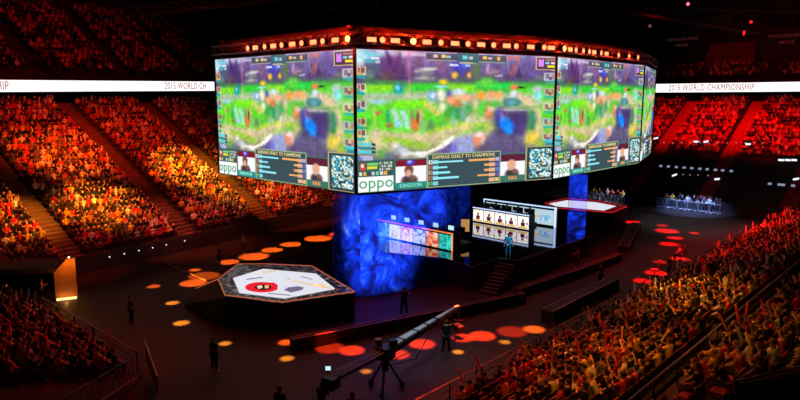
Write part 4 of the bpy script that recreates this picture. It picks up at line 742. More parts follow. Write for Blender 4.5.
def monitor(P, u, n, label, group, w_=.55, face_n=-1):
    """screen faces along n*face_n"""
    e = empty('monitor', P, label=label, cat='monitor', group=group)
    MB().box(P, (.2, .2, .02)).build('foot', M_dark, e); MB().tube(P+Vector((0, 0, .02)), P+Vector((0, 0, .2)), .02, 6).build('stem', M_dark, e)
    o = P-u*w_/2+Vector((0, 0, .14)); MB().frame_box(o, u*w_, n*.04, (0, 0, .36)).build('casing', M_dark, e)
    q = n*.045 if face_n > 0 else -n*.01
    MB().frame_box(o+u*.02+q+Vector((0, 0, .02)), u*(w_-.04), n*.006, (0, 0, .32)).build('screen_face', M_scr, e)
M_chair = mat('gaming_chair', (24, 24, 28), .7)
def chair(P, rz, label, group, name='chair'):
    e = empty(name, P, rz, label=label, cat='chair', group=group)
    m = MB(); m.box((0, 0, .4), (.5, .5, .08)); m.build('seat', M_chair, e, local=True)
    m = MB(); m.frame_box((-.25, -.3, .42), (.5, 0, 0), (0, .07, 0), (0, -.06, .72)); m.build('backrest', M_chair, e, local=True)
    m = MB(); m.tube((0, 0, .06), (0, 0, .4), .03, 6)
    for k in range(5): m.tube((0, 0, .08), (.28*math.cos(k*1.257), .28*math.sin(k*1.257), .03), .02, 5)
    m.build('base', M_dark, e, local=True); return e
for i, (mx, my) in enumerate(((412, 222), (424, 224.5), (436, 226), (449, 229.5), (462, 232))):
    f = (.42, .56, .72, .88, 1.03)[i]
    f = .12+.19*i+.05
    P = D1A+d1*f-n1*.5; P.z = ZS+HD1
    monitor(P, u1, n1, f'{names5[i]} glowing monitor on the near team desk', 'monitors on the near desk', .55, 1)
    Q = D1A+d1*f-n1*1.45; Q.z = ZS
    person(Q+Vector((0, 0, .35)), yaw_to(Q, Q+n1), 'type', f'{names5[i]} player in a dark teal jersey seated behind the near team desk', shirt=(25, 90, 95), group='players at the near desk')
    chair(Q+Vector((0, 0, .35)), yaw_to(Q, Q+n1), f'{names5[i]} dark chair behind the near team desk', 'chairs at the near desk')
# the riser the near team sits on
MB().frame_box(D1A-n1*.9+Vector((0, 0, 0)), d1, -n1*1.5, (0, 0, .35)).build('riser', M_frame, **{}).__setitem__('label', 'low black riser under the players of the near team desk')
bpy.data.objects['riser']['category'] = 'platform'
# second desk: five bright panels, then the back board with a long glowing frame
D2A, D2B = at(473, 221.5, ZS), at(529, 231, ZS); d2 = flat(D2B-D2A); n2 = Vector((d2.y, -d2.x, 0)).normalized(); u2 = d2.normalized()
arts2 = [art_mat(f'art_portrait_{k}', [(120, 20, 40), (235, 225, 225), (250, 248, 245), (240, 205, 90), (235, 240, 250)][:4], 1.9, 20+k*3.3) for k in range(5)]
desk(D2A, D2B, 1.22, 'far team desk with five bright picture panels reflected in the deck', arts2, 'players desks on the stage', [(0, 1, 1.29, 1.29, M_lit_w)])
for i in range(5):
    f = .1+.2*i; P = D2A+d2*f-n2*.5; P.z = ZS+1.27; monitor(P, u2, n2, f'{names5[i]} monitor on the far team desk', 'monitors on the far desk', .5)
    # player figures printed on the panels: dark head and shoulders shapes
    a = D2A+d2*f+n2*.05; m = MB(); m.frame_box(a-u2*.2+Vector((0, 0, .32)), u2*.4, n2*.01, (0, 0, .32)); m.frame_box(a-u2*.09+Vector((0, 0, .66)), u2*.18, n2*.01, (0, 0, .24))
    m.build('portrait_print', mat('print_dark', (90, 20, 35), .6, emit=(120, 25, 45), estr=.6), [o for o in bpy.data.objects if o.name.startswith('team_desk')][-1])
    m = MB(); m.frame_box(a-u2*.45+Vector((0, 0, .13)), u2*.9, n2*.012, (0, 0, .17)); m.build('gold_band', mat('print_gold', (200, 160, 60), .6, emit=(250, 205, 100), estr=.8), [o for o in bpy.data.objects if o.name.startswith('team_desk')][-1])
B2A, B2B = at(484, 217, ZS), at(556.5, 228, ZS); db = flat(B2B-B2A); nb = Vector((db.y, -db.x, 0)).normalized(); ub = db.normalized()
MB().frame_box(B2A-Vector((0, 0, 0))+nb*.2+ub*.3, db*.72, nb*1.3, (0, 0, .3)).build('riser', M_frame, label='low black riser under the players of the far team', cat='platform')
for i in range(5):
    Q = B2A+db*(.09+.155*i)+nb*.75; Q.z = ZS+.3
    person(Q, yaw_to(Q, Q+n2), 'type', f'{names5[i]} player in a dark jersey seated in front of the glowing back board', shirt=(35, 38, 50), group='players at the far desk')
    chair(Q, yaw_to(Q, Q+n2), f'{names5[i]} dark chair in front of the glowing back board', 'chairs at the far desk')
bb = empty('back_board', (B2A+B2B)/2, label='long white back board in a glowing blue-white frame behind the far team', cat='board')
HB = 1.75
MB().frame_box(B2A, db, -nb*.2, (0, 0, HB)).build('board', M_frame, bb)
MB().frame_box(B2A+ub*.2+nb*.02+Vector((0, 0, .15)), db-ub*.5, -nb*.018, (0, 0, HB-.45)).build('white_panel', mat('board_white', (20, 20, 25), .5, emit=(190, 215, 228), estr=.95), bb)
m = MB(); m.tube(B2A+nb*.06+Vector((0, 0, HB-.06)), B2B+nb*.06+Vector((0, 0, HB-.06)), .06, 6); m.build('light_tube', M_lit_w, bb)
m = MB(); m.tube(B2B-ub*.12+nb*.08+Vector((0, 0, .03)), B2B-ub*.12+nb*.08+Vector((0, 0, HB)), .1, 6); m.build('light_tube', M_lit_w, bb)
m = MB(); m.tube(B2A+nb*.06+Vector((0, 0, .1)), B2A+nb*.06+Vector((0, 0, HB)), .04, 6); m.build('light_tube', M_lit_w, bb)
q = B2A+db*.86+nb*.03+Vector((0, 0, .75)); MB().frame_box(q-ub*.55-Vector((0, 0, .28)), ub*.95, nb*.01, (0, 0, .5)).build('blue_emblem', art_mat('emblem_blue', [(150, 200, 225), (90, 150, 200), (225, 235, 240)], 3, 50), bb)
q = B2A+db*.74+nb*.03+Vector((0, 0, .8)); MB().frame_box(q-ub*.3-Vector((0, 0, .1)), ub*.6, nb*.01, (0, 0, .2)).build('gold_emblem', M_goldl, bb)
# little lit case and trophy stand beside the near desk
P = at(465, 237, ZS); e = empty('lit_case', P, label='small glowing yellow display case between the two team desks', cat='display case')
MB().box(P, (.7, .7, .5)).build('plinth', M_frame, e); MB().box(P+Vector((0, 0, .5)), (.6, .6, 1.0)).build('glass_case', mat('amber_case', (60, 40, 20), .4, emit=(240, 175, 100), estr=.55), e); MB().box(P+Vector((0, 0, 1.5)), (.7, .7, .06)).build('lid', M_frame, e)

# people on and around the stage
P = at(508, 257.5, ZS); person(P, yaw_to(P, (0, 0)), 'stand', 'presenter in a pale teal suit standing at the stage edge', shirt=(60, 150, 165), trou=(50, 140, 155), hairc=(40, 30, 25))
P = at(457, 226, ZS); person(P, yaw_to(P, (30, 60)), 'point', 'dark figure standing with one arm raised behind the near team', shirt=(14, 14, 18), trou=(12, 12, 16), sc_=1.05)
P = at(441, 226, ZS); person(P, yaw_to(P, (3, 40)), 'stand', 'dark figure standing behind the gauze beside the near team', shirt=(14, 12, 16), trou=(12, 12, 16))
P = at(517, 219.5, ZS); P = B2A+db*.43+nb*1.7; P.z = ZS; person(P, yaw_to(P, (0, 0)), 'stand', 'coach in a grey suit standing among the far team', shirt=(70, 80, 95), trou=(40, 44, 56))
floorers = [(446, 355, 'operate', 'crew member in black standing by the crane tip', 1.05), (132, 325, 'stand', 'crew member in black standing alone on the left floor', 1.0), (215, 372, 'stand', 'crew member in black standing on the near floor by the platform', 1.0),
            (404, 316, 'operate', 'crew member in black standing behind the long barrier', 1.0), (302, 249, 'stand', 'security guard in black standing left of the stage on the floor', 1.1), (220, 268, 'stand', 'steward in black standing behind the platform ramp', 1.05),
            (244, 253, 'stand', 'steward in a pale jacket standing by the left stand wall', .95), (600, 287, 'stand', 'crew member in black standing right of the stage', .95), (578, 270, 'operate', 'camera operator in a reddish shirt right of the stage', .95),
            (668, 279, 'stand', 'crew member in black beside the red-lit chair', .95)]
for x, y, po, lb, s_ in floorers:
    P = at(x, y, 0); person(P, yaw_to(P, (6, 50)), po, lb, shirt=(150, 140, 130) if 'pale' in lb else ((120, 40, 36) if 'reddish' in lb else (16, 15, 16)), trou=(14, 14, 15), sc_=s_)

# ------------------------------------------------------------------ crane camera
cr = empty('camera_crane', flat(at(388, 398, 0)), label='long camera crane whose arm reaches up over the floor from the bottom', cat='camera crane')
piv = atD(385, 352, 25.6); tail = atD(334, 378, 22.5); tip = atD(458, 308, 31.5)
def beam(p, q, w0, h0, w1, h1, mm, name, par, lift=0):
    p, q = Vector(p), Vector(q); d = (q-p).normalized(); s = d.cross(Vector((0, 0, 1))).normalized(); u = s.cross(d)
    vs = [];
    for P_, w_, h_ in ((p, w0, h0), (q, w1, h1)): vs += [P_-s*w_/2-u*h_/2, P_+s*w_/2-u*h_/2, P_+s*w_/2+u*h_/2, P_-s*w_/2+u*h_/2]
    return MB().add([v+u*lift for v in vs], [(0, 3, 2, 1), (4, 5, 6, 7), (0, 1, 5, 4), (1, 2, 6, 5), (2, 3, 7, 6), (3, 0, 4, 7)][::1]).build(name, mm, par)
M_arm = mat('arm_silver', (165, 205, 210), .4, .3); M_arm2 = mat('arm_grey', (150, 120, 112), .45, .4)
beam(piv, tip, .42, .12, .12, .08, M_arm, 'boom', cr, .12); beam(piv, tip, .34, .26, .1, .12, M_dark, 'boom_underside', cr, -.08)
dd = (tip-piv); 
for f in (.18, .36, .5, .64): beam(piv+dd*f, piv+dd*(f+.012), .44, .16, .42, .16, M_dark, 'boom_joint', cr, .12)
beam(tail, piv, .5, .1, .5, .1, M_dark, 'tail_deck', cr, .04)
dt = (piv-tail).normalized(); sd = dt.cross(Vector((0, 0, 1))).normalized()
for s_ in (-.2, 0, .2):
    MB().tube(tail+sd*s_+Vector((0, 0, .14)), piv+sd*s_+Vector((0, 0, .14)), .03, 6).build('tail_rail', M_arm2, cr)
MB().box(tail-dt*.2-Vector((0, 0, .35)), (.5, .6, .45), math.atan2(dt.y, dt.x)).build('counterweight', M_black, cr, bevel=.04)
MB().box(piv-Vector((0, 0, .3)), (.7, .7, .55), math.atan2(dt.y, dt.x)).build('pivot_head', M_dark, cr, bevel=.04)
MB().box(piv+Vector((-.3, .3, .26)), (.3, .3, .22), .4).build('control_box', M_arm2, cr, bevel=.02)
MB().box(piv+Vector((.35, .25, .2)), (.34, .3, .26), .4).build('control_box', M_dark, cr, bevel=.02)
colb = flat(piv); MB().tube(colb+Vector((0, 0, .9)), piv-Vector((0, 0, .3)), .16, 12, .13).build('column', M_dark, cr)
for k in range(3):
    a_ = k*2.094+.4; v = Vector((math.cos(a_), math.sin(a_), 0)); m = MB(); m.tube(colb+Vector((0, 0, 1.5)), colb+v*.8+Vector((0, 0, .12)), .05, 6); m.build('leg', M_dark, cr)
    MB().tube(colb+v*.8-v.orthogonal().normalized()*.05+Vector((0, 0, .13)), colb+v*.8+v.orthogonal().normalized()*.05+Vector((0, 0, .13)), .13, 10).build('wheel', M_black, cr)
w1 = MB(); side = dd.cross(Vector((0, 0, 1))).normalized(); w1.path([piv+side*.35-Vector((0, 0, .5)), piv+dd*.3+side*.3-Vector((0, 0, 1.0)), piv+dd*.55+side*.15-Vector((0, 0, .2))], .025, 5); w1.path([piv+side*.3-Vector((0, 0, .35)), piv+dd*.35+side*.3-Vector((0, 0, .55))], .02, 5); w1.build('tension_rod', M_dark, cr)
cp = tip+dd.normalized()*.1; 
m = MB(); m.tube(cp, cp-Vector((0, 0, .7)), .05, 6); m.tube(cp-Vector((.25, 0, .7)), cp+Vector((.25, 0, -.7)), .03, 5); m.tube(cp+Vector((.25, 0, -.7)), cp+Vector((.25, 0, -1.15)), .03, 5); m.tube(cp+Vector((-.25, 0, -.7)), cp+Vector((-.25, 0, -1.15)), .03, 5); m.build('remote_head', M_dark, cr)
MB().box(cp-Vector((0, 0, 1.3)), (.34, .62, .34), .5).build('camera_body', M_body, cr, bevel=.02)
MB().tube(cp+Vector((-.15, .28, -1.12)), cp+Vector((-.3, .55, -1.12)), .1, 10).build('camera_lens', M_black, cr)
# small monitor at the tail and the operators' kit
P = tail+Vector((-.35, .1, .25)); e = empty('crane_monitor', P, label='small lit monitor at the tail end of the crane', cat='monitor'); MB().frame_box(P, (.24, 0, 0), (0, .05, 0), (0, 0, .2)).build('casing', M_dark, e); MB().frame_box(P+Vector((.02, -.015, .02)), (.2, 0, 0), (0, .012, 0), (0, 0, .16)).build('screen_face', M_scr, e); MB().tube(P+Vector((.12, .03, -.3)), P+Vector((.12, .03, 0)), .02, 5).build('stem', M_dark, e)
for x, y, po, lb in ((322, 424, 'operate', 'crane operator in black beside the crane tail'), (352, 436, 'operate', 'crew member in black kneeling area below the crane'), (281, 428, 'stand', 'crew member in black at the bottom edge left of the crane')):
    P = at(x, y, 0); person(P, yaw_to(P, (4, 40)), po, lb.replace(' kneeling area', ' standing just'), shirt=(16, 15, 17), trou=(14, 14, 15))

# ------------------------------------------------------------------ floor barriers, boxes
M_bar = mat('barrier_black', (15, 11, 12), .7, noise=.3); M_capm = mat('barrier_cap', (150, 90, 70), .45)
def barrier(pix, h, label, wd=.45, seg=None):
    ps = [at(x, y, 0) for x, y in pix]; e = empty('barrier', ps[0], label=label, cat='barrier', group='low black barriers on the floor')
    for a, b in zip(ps, ps[1:]):
        d = b-a; n = Vector((-d.y, d.x, 0)).normalized()
        MB().frame_box(a, d, n*wd, (0, 0, h)).build('panel', M_bar, e)
        MB().frame_box(a+n*.02+Vector((0, 0, h+.002)), d, n*.06, (0, 0, .03)).build('edge_strip', M_capm, e); MB().frame_box(a+n*(wd-.08)+Vector((0, 0, h+.002)), d, n*.06, (0, 0, .03)).build('edge_strip', M_capm, e)
barrier([(293, 352), (440, 322), (526, 303)], .62, 'long low black barrier in front of the platform and stage')
barrier([(519, 299), (582, 277), (621, 262)], .6, 'low black barrier right of the stage stairs')
barrier([(553, 324), (619, 289)], .7, 'black camera pit box against the right rail', .75)
barrier([(629, 253), (641, 228)], .5, 'slanting black walkway box on the red-lit floor', .9)
# red chair and red-lit seated guest right
P = at(654, 276, 0); chair(P, yaw_to(P, (6, 50)), 'red chair on the right floor lit by a red lamp', None, 'armchair'); 
for ch in bpy.data.objects['armchair'].children: ch.data.materials.clear(); ch.data.materials.append(mat('red_leather', (215, 60, 60), .5)) if ch.name.startswith(('seat', 'back')) else ch.data.materials.append(M_dark)
P = at(680, 261, 0); person(P, yaw_to(P, (6, 50)), 'sit', 'guest in a red and white top seated right of the red chair', shirt=(225, 90, 80)); chair(P, yaw_to(P, (6, 50)), 'dark chair under the guest in red and white', None)
# tunnel portal at the left
TA, TB = at(56, 300, 0), at(78, 297.5, 0)
e = empty('tunnel_portal', flat(at(30, 298, 0)), label='dark tunnel portal with an orange-lit side wall between the stands', cat='tunnel')
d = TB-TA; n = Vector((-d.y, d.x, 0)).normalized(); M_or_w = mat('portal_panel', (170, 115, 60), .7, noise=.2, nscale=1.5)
hh_ = 2.45
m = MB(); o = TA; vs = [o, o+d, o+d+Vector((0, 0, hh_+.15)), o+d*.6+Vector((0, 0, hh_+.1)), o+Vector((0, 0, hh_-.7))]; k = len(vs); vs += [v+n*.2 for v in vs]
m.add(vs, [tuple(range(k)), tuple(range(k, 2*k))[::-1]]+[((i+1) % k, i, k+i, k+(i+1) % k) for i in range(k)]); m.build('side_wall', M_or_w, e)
G = at(-60, 306, 0); dg_ = (TA-G)
MB().frame_box(G+Vector((0, 0, 1.75)), dg_+d*.05, n*2.6, (0, 0, .35)).build('canopy', M_conc, e); MB().frame_box(G+Vector((0, 0, 0)), dg_.normalized()*.4, n*2.6, (0, 0, 1.75)).build('pillar', M_conc, e)
MB().frame_box(G+n*2.2+Vector((0, 0, 0)), dg_, n*.2, (0, 0, 1.745)).build('inner_wall', M_black, e)
ls = TA-n*.18; MB().frame_box(ls+d*.05+Vector((0, 0, .02)), d*.9, -n*.1, (0, 0, .12)).build('strip_light', mat('strip_glow', (60, 40, 20), .5, emit=(255, 190, 110), estr=3.2), e)
P = at(69, 257, 2.6); lp = atD(69.5, 257, TB.y-.5); e2 = empty('flood_lamp', lp, label='small bright lamp above the orange tunnel wall', cat='lamp'); MB().box(lp-Vector((0, 0, .06)), (.22, .12, .12)).build('housing', M_dark, e2); MB().sphere(lp+Vector((0, -.09, 0)), .055).build('bulb', mat('bulb_hot', (50, 40, 30), .5, emit=(255, 215, 150), estr=6), e2); MB().tube(lp, lp+Vector((0, .5, 0)), .02, 5).build('bracket', M_dark, e2)
point(lp+Vector((0, -.45, -.25)), 75, (255, 150, 50), .08); point(ls+d*.5-n*.3+Vector((0, 0, .2)), 9, (255, 160, 80), .1)
P = at(42, 303, 0)+Vector((0, 0, .0)); person(P, yaw_to(P, (6, 50)), 'operate', 'camera operator in a pinkish shirt in front of the tunnel portal', shirt=(150, 90, 90), sc_=.9)
# white dots of light along the left barrier wall
M_dot = mat('dot_glow', (60, 60, 60), .5, emit=(230, 225, 255), estr=1.6)
def dotlamp(P, label, group, r=.07, m=None, away=(0, .25, 0)):
    e = empty('marker_lamp', P, label=label, cat='lamp', group=group); MB().sphere(P, r, 8, 6).build('bulb', m or M_dot, e); MB().tube(Vector(P)+Vector(away)*.3, Vector(P)+Vector(away), r*.5, 6).build('holder', M_dark, e)
fw = MB()
tL0, tL1 = -14, 60
W = Stand(OL_, aL, nL, 0, 0, 0, 0, 0)
for i, x in enumerate((98, 113, 128, 142, 156, 175)):
    P = SL.P(tray(SL, x, -.12)*1.0, -.12, 0); 
    D = P.y; y = (271, 267.5, 264.5, 261, 258, 262)[i]-2
    P = atD(x, y, D+1.0); t = (P-OL_).dot(aL); P = SL.P(t, -.12, P.z); P.z = max(.9, min(1.25, P.z)); dotlamp(P, f'small white marker lamp on the left stand wall, {ordn(i)} from the tunnel', 'marker lamps on the left wall', .05, away=nL*.12)

# ------------------------------------------------------------------ rails
def parapet():
    a, b = atD(737, 383, 10.4), atD(812, 366, 11.4); e = empty('parapet', flat((a+b)/2), label='dark parapet wall of a stand entrance at the lower right edge', cat='wall'); d = flat(b-a); n = Vector((-d.y, d.x, 0)).normalized()
    m = MB(); m.add([a-Vector((0, 0, 1.6)), b-Vector((0, 0, 1.6)), b, a]+[p-n*.2 for p in (a-Vector((0, 0, 1.6)), b-Vector((0, 0, 1.6)), b, a)], [(0, 1, 2, 3), (7, 6, 5, 4), (0, 4, 5, 1), (1, 5, 6, 2), (2, 6, 7, 3), (3, 7, 4, 0)]); m.build('panel', M_black, e)
    MB().tube(a+Vector((0, 0, .04)), b+Vector((0, 0, .04)), .02, 6).build('cap_rail', M_rail, e)
parapet()
def rail(pts, h, label, group='stand rails', bars=0, name='guard_rail', r=.035, mm=None, step=2.0, mids=(.5,)):
    e = empty(name, flat(pts[0])+Vector((0, 0, pts[0].z)), label=label, cat='railing', group=group); mm = mm or M_rail
    m = MB(); m.path([p+Vector((0, 0, h)) for p in pts], r, 6); m.build('top_rail', mm, e)
    for q in mids: m = MB(); m.path([p+Vector((0, 0, h*q)) for p in pts], r*.6, 5); m.build('mid_rail', M_dark, e)
    for a, b in zip(pts, pts[1:]):
        k = max(1, int((b-a).length/step))
        for i in range(k+1 if b is pts[-1] else k):
            p = a+(b-a)*(i/k); MB().tube(p, p+Vector((0, 0, h)), r*.8, 6).build('post', M_dark, e)
    return e
rail([SR.P(t, .1, SR.z0) for t in (-6, 9.5)], .95, 'steel rail along the front of the right stand, nearest stretch', mids=(.33, .66)); rail([SR.P(t, .1, SR.z0) for t in (9.9, 24.5)], .95, 'steel rail along the front of the right stand, middle stretch', mids=(.33, .66)); rail([SR.P(t, .1, SR.z0) for t in (28, 44)], .95, 'steel rail along the front of the right stand, far stretch', mids=(.33, .66))
rail([SR2.P(t, .1, SR2.z0) for t in (-4, 40)], .85, 'long rail along the front of the upper right block', mids=())
rail([SL.P(t, .1, SL.z0) for t in (-14, 10, 40)], .9, 'dark steel rail along the front of the left stand', mm=M_dark, mids=(.33, .66))
rail([SE.P(t, .1, SE.z0) for t in (-12, -.3)], 1.0, 'shiny steel rail along the front of the corner stand', mids=(.33, .66))

e = empty('side_rail', SE.P(1, 1, SE.z0), label='dark rail with slanting bars down the side of the corner stand', cat='railing')
ps = [SE.P(d, d, SE.z((d-SE.s0)/TR)) for d in (.7, 8.5)]; m = MB(); m.tube(ps[0]+Vector((0, 0, 1.1)), ps[1]+Vector((0, 0, 1.1)), .04, 6); m.build('top_rail', M_dark, e)
m = MB(); m.tube(ps[0]+Vector((0, 0, .15)), ps[1]+Vector((0, 0, .15)), .03, 6); m.build('bottom_rail', M_arm2, e)
for i in range(26):
    p = ps[0]+(ps[1]-ps[0])*(i/26); q = ps[0]+(ps[1]-ps[0])*((i+.9)/26); MB().tube(p+Vector((0, 0, .15)), q+Vector((0, 0, 1.1)), .016, 5).build('bar', mat('bar_bronze', (80, 60, 58), .5, .4), e)
e = empty('side_rail', at(140, 352, 0), label='dark gate rail with slanting bars standing on the floor beside the corner stand', cat='railing')
ps = [at(146, 362, 0), at(159, 402, 0)]; m = MB(); m.tube(ps[0]+Vector((0, 0, 1.1)), ps[1]+Vector((0, 0, 1.1)), .04, 6); m.build('top_rail', M_arm2, e)
for i in range(12):
    p = ps[0]+(ps[1]-ps[0])*(i/12); q = ps[0]+(ps[1]-ps[0])*((i+.9)/12); MB().tube(p+Vector((0, 0, .05)), q+Vector((0, 0, 1.1)), .016, 5).build('bar', mat('bar_bronze', (80, 60, 58), .5, .4), e)
e = empty('gate_panel', at(152, 390, 0), label='small pale poster hung on the slanting bars of the floor gate rail', cat='poster')
MB().frame_box(ps[0]+(ps[1]-ps[0])*.5+Vector((.07, 0, .15)), (ps[1]-ps[0])*.35, (.02, 0, 0), (0, 0, .7)).build('sheet', mat('poster_pink', (200, 130, 130), .7, noise=.4, nscale=3), e)

# ------------------------------------------------------------------ people in the stands
def aisle_ts(S, pxs): return [S.hit(x, y)[0] for x, y in pxs]
AL = aisle_ts(SL, [(28, 195), (118, 155), (196, 146)]); sp_ = (AL[2]-AL[1]); AL = AL+[AL[2]+sp_*k for k in range(1, 4)]
AR = aisle_ts(SR, [(725, 318)]); AR = [AR[0]+k for k in (-11.5, 0, 12, 24, 36)]
AF = [SF.hit(676, 122)[0], SF.hit(742, 127)[0]]; AF = AF+[AF[0]-(AF[1]-AF[0]), AF[0]-2*(AF[1]-AF[0]), AF[1]+(AF[1]-AF[0]), AF[1]+2*(AF[1]-AF[0])]
AW = {'L': .95, 'R': .6, 'F': 1.0, 'E': .6, 'UL': .8, 'UF': .8}
# stair flights in the aisles
M_stair = mat('aisle_carpet', (98, 66, 46), .85, noise=.2, nscale=3)
M_stair2 = mat('aisle_red', (150, 45, 45), .85, noise=.2, nscale=3)
def stairs(S, ts, hw, nm, m_, r0=0, r1=None):
    for t in ts:
        if t-hw < S.t0 or t+hw > S.t1: continue
        e = MB()
        for r in range(r0, r1 or S.rows-1):
            z = S.z(r)
            e.frame_box(S.P(t-hw, S.s0+r*TR+.02, z+.005), S.a*2*hw, S.n*(TR*.52), (0, 0, .03))
            e.frame_box(S.P(t-hw, S.s0+r*TR+TR*.54, z+.005), S.a*2*hw, S.n*(TR*.45), (0, 0, S.rise*.5))
            e.frame_box(S.P(t-hw, S.s0+(r+1)*TR-.04, z+S.rise*.5+.006), S.a*2*hw, S.n*.035, (0, 0, S.rise*.5-.01))
        o = e.build('aisle_stairs', m_, label=None); yield o, t
for S, ts, hw, nm, m_ in ((SL, AL, .85, 'left', M_stair), (SR, AR, .5, 'right', M_stair), (SF, AF, .8, 'far', M_stair2)):
    for i, (o, t) in enumerate(stairs(S, sorted(ts), hw, nm, m_)):
        prop(o, label=f'flight of aisle steps in the {nm} stand, {ordn(i)} from its near end' if nm != 'far' else f'red-lit flight of aisle steps in the far stand, {ordn(i)} from its left end', cat='stairs', group=f'aisle stairs of the {nm} stand')
cands = []
def fill(S, key, ts, hw, occ, r0, r1, pitch=.52, tmaxf=None, keep=None):
    for r in range(r0, r1):
        t = S.t0+.4; k = 0
        while t < S.t1-.3:
            t += pitch; 
            if any(abs(t-a) < hw+.25 for a in ts): k = 0; continue
            k += 1
            if tmaxf and t > tmaxf(S.s0+r*TR): break
            P = S.P(t, S.s0+r*TR+.48, S.z(r)); x, y = pj((P.x, P.y, P.z+.9))
            vis = -25 < x < 825 and -10 < y < 412
            if keep and not keep(x, y): continue
            if vis and (P-Vector((0, 0, HC))).length > 8.5: cands.append((P.length if 0 else (P-Vector((0, 0, HC))).length, key, r, k, t, P, random.random() < occ, S))
fill(SL, 'L', AL, .85, .96, 0, 23, .46); fill(SR, 'R', AR, .5, .93, 0, SR.rows); fill(SR2, 'V', AR, .5, .85, 0, 9); fill(SE, 'E', [], .5, .93, 0, 17, tmaxf=lambda d: d-.9, keep=lambda x, y: not (x < 75 and y < 289+ (x-20)*.0))
fill(SF, 'F', AF, .8, .72, 10, 24, keep=lambda x, y: x > 630); fill(SUL, 'UL', [k*9-18 for k in range(10)], .6, .8, 0, 15, .6, keep=lambda x, y: x < 262); fill(SUF, 'UF', [k*9-18 for k in range(10)], .6, .85, 0, 4, keep=lambda x, y: x > 640)
cands.sort(key=lambda c: c[0])
def hidden_dist(c): return c[0]
near = []; rest = []
for c in cands:
    x, y = pj((c[5].x, c[5].y, c[5].z+1.0)); inside = 0 <= x <= 800 and y <= 399
    if c[6] and inside and len(near) < 300 and c[1] in 'REV': near.append(c)
    else: rest.append(c)
SHIRTS = [('yellow', (225, 190, 40)), ('white', (225, 222, 215)), ('red', (200, 35, 40)), ('black', (22, 22, 25)), ('grey', (95, 95, 98)), ('navy', (28, 34, 70)), ('orange', (215, 110, 35)), ('dark brown', (60, 42, 34))]
WTS = [.11, .12, .12, .30, .10, .11, .06, .08]
seat_me = None
def seat_mesh():
    m = MB(); m.frame_box((-.22, -.1, .38), (.44, 0, 0), (0, .4, 0), (0, 0, .06)); m.frame_box((-.22, -.17, .4), (.44, 0, 0), (0, .05, 0), (0, -.06, .42)); m.frame_box((-.03, -.12, 0), (.06, 0, 0), (0, .06, 0), (0, 0, .4))
    me = bpy.data.meshes.new('arena_seat'); me.from_pydata(m.v, [], m.f); me.materials.append(M_seat); return me
seat_me = seat_mesh()
stick = MB(); stick.tube((0, 0, -.05), (0, 0, .5), .04, 8); stick.sphere((0, 0, .5), .04, 8, 4); stick_me = bpy.data.meshes.new('clap_stick'); stick_me.from_pydata(stick.v, [], stick.f); stick_me.materials.append(M_cloth)
WHERE = {'V': 'upper block', 'R': 'right stand', 'E': 'corner stand'}
POSEL = [('sit', 'sitting with hands in lap'), ('clap', 'clapping'), ('lean', 'leaning forward'), ('cheer', 'raising an arm'), ('sit', 'sitting with hands in lap')]
for (dist, key, r, k, t, P, oc, S) in near:
    yaw = yaw_to((0, 0), -S.n); pose, pl = random.choices(POSEL, [3, 2.6, 2.4, .6, 1])[0]; cn, cc = random.choices(SHIRTS, WTS)[0]
    loc_ = f'{ordn(r)} row of the {WHERE[key]}, {ordn(k-1)} from ' + ('the steps' if key in 'RV' else 'its left')
    P2 = P+Vector((0, 0, -.02))+S.a*random.uniform(-.04, .04); rz = yaw+random.uniform(-.35, .35)
    nm = person(P2, rz, pose, f'{cn}-shirted spectator {pl.replace("sitting with hands in lap", "sitting")}, {loc_}', shirt=cc, trou=random.choice([(30, 32, 50), (20, 20, 22), (60, 55, 50)]), group=f'spectators in the {WHERE[key]}', name='spectator', sc_=random.uniform(.94, 1.04))
    s_ = bpy.data.objects.new('arena_seat', seat_me); C.objects.link(s_); s_.location = P; s_.rotation_euler = (0, 0, yaw)
    prop(s_, label=f'dark arena seat in the {loc_}', cat='seat', group=f'seats in the {WHERE[key]}')
    if pose in ('clap', 'cheer') and random.random() < .6:
        hd = Vector(POSES[pose]['wr'][0])+Vector((0, .05, .06)); R_ = Matrix.Rotation(rz, 3, 'Z'); st_ = bpy.data.objects.new('clap_stick', stick_me); C.objects.link(st_)
        st_.location = P2+R_ @ hd; st_.rotation_euler = (random.uniform(-.6, .3), random.uniform(-.7, .7), rz); scn = random.choice(['red', 'orange', 'red', 'yellow']); st_.color = lin({'red': (225, 45, 40), 'orange': (235, 120, 70), 'yellow': (230, 200, 50)}[scn])
        prop(st_, label=f'{scn} clap stick, {loc_}', cat='clap stick', group='inflatable clap sticks')

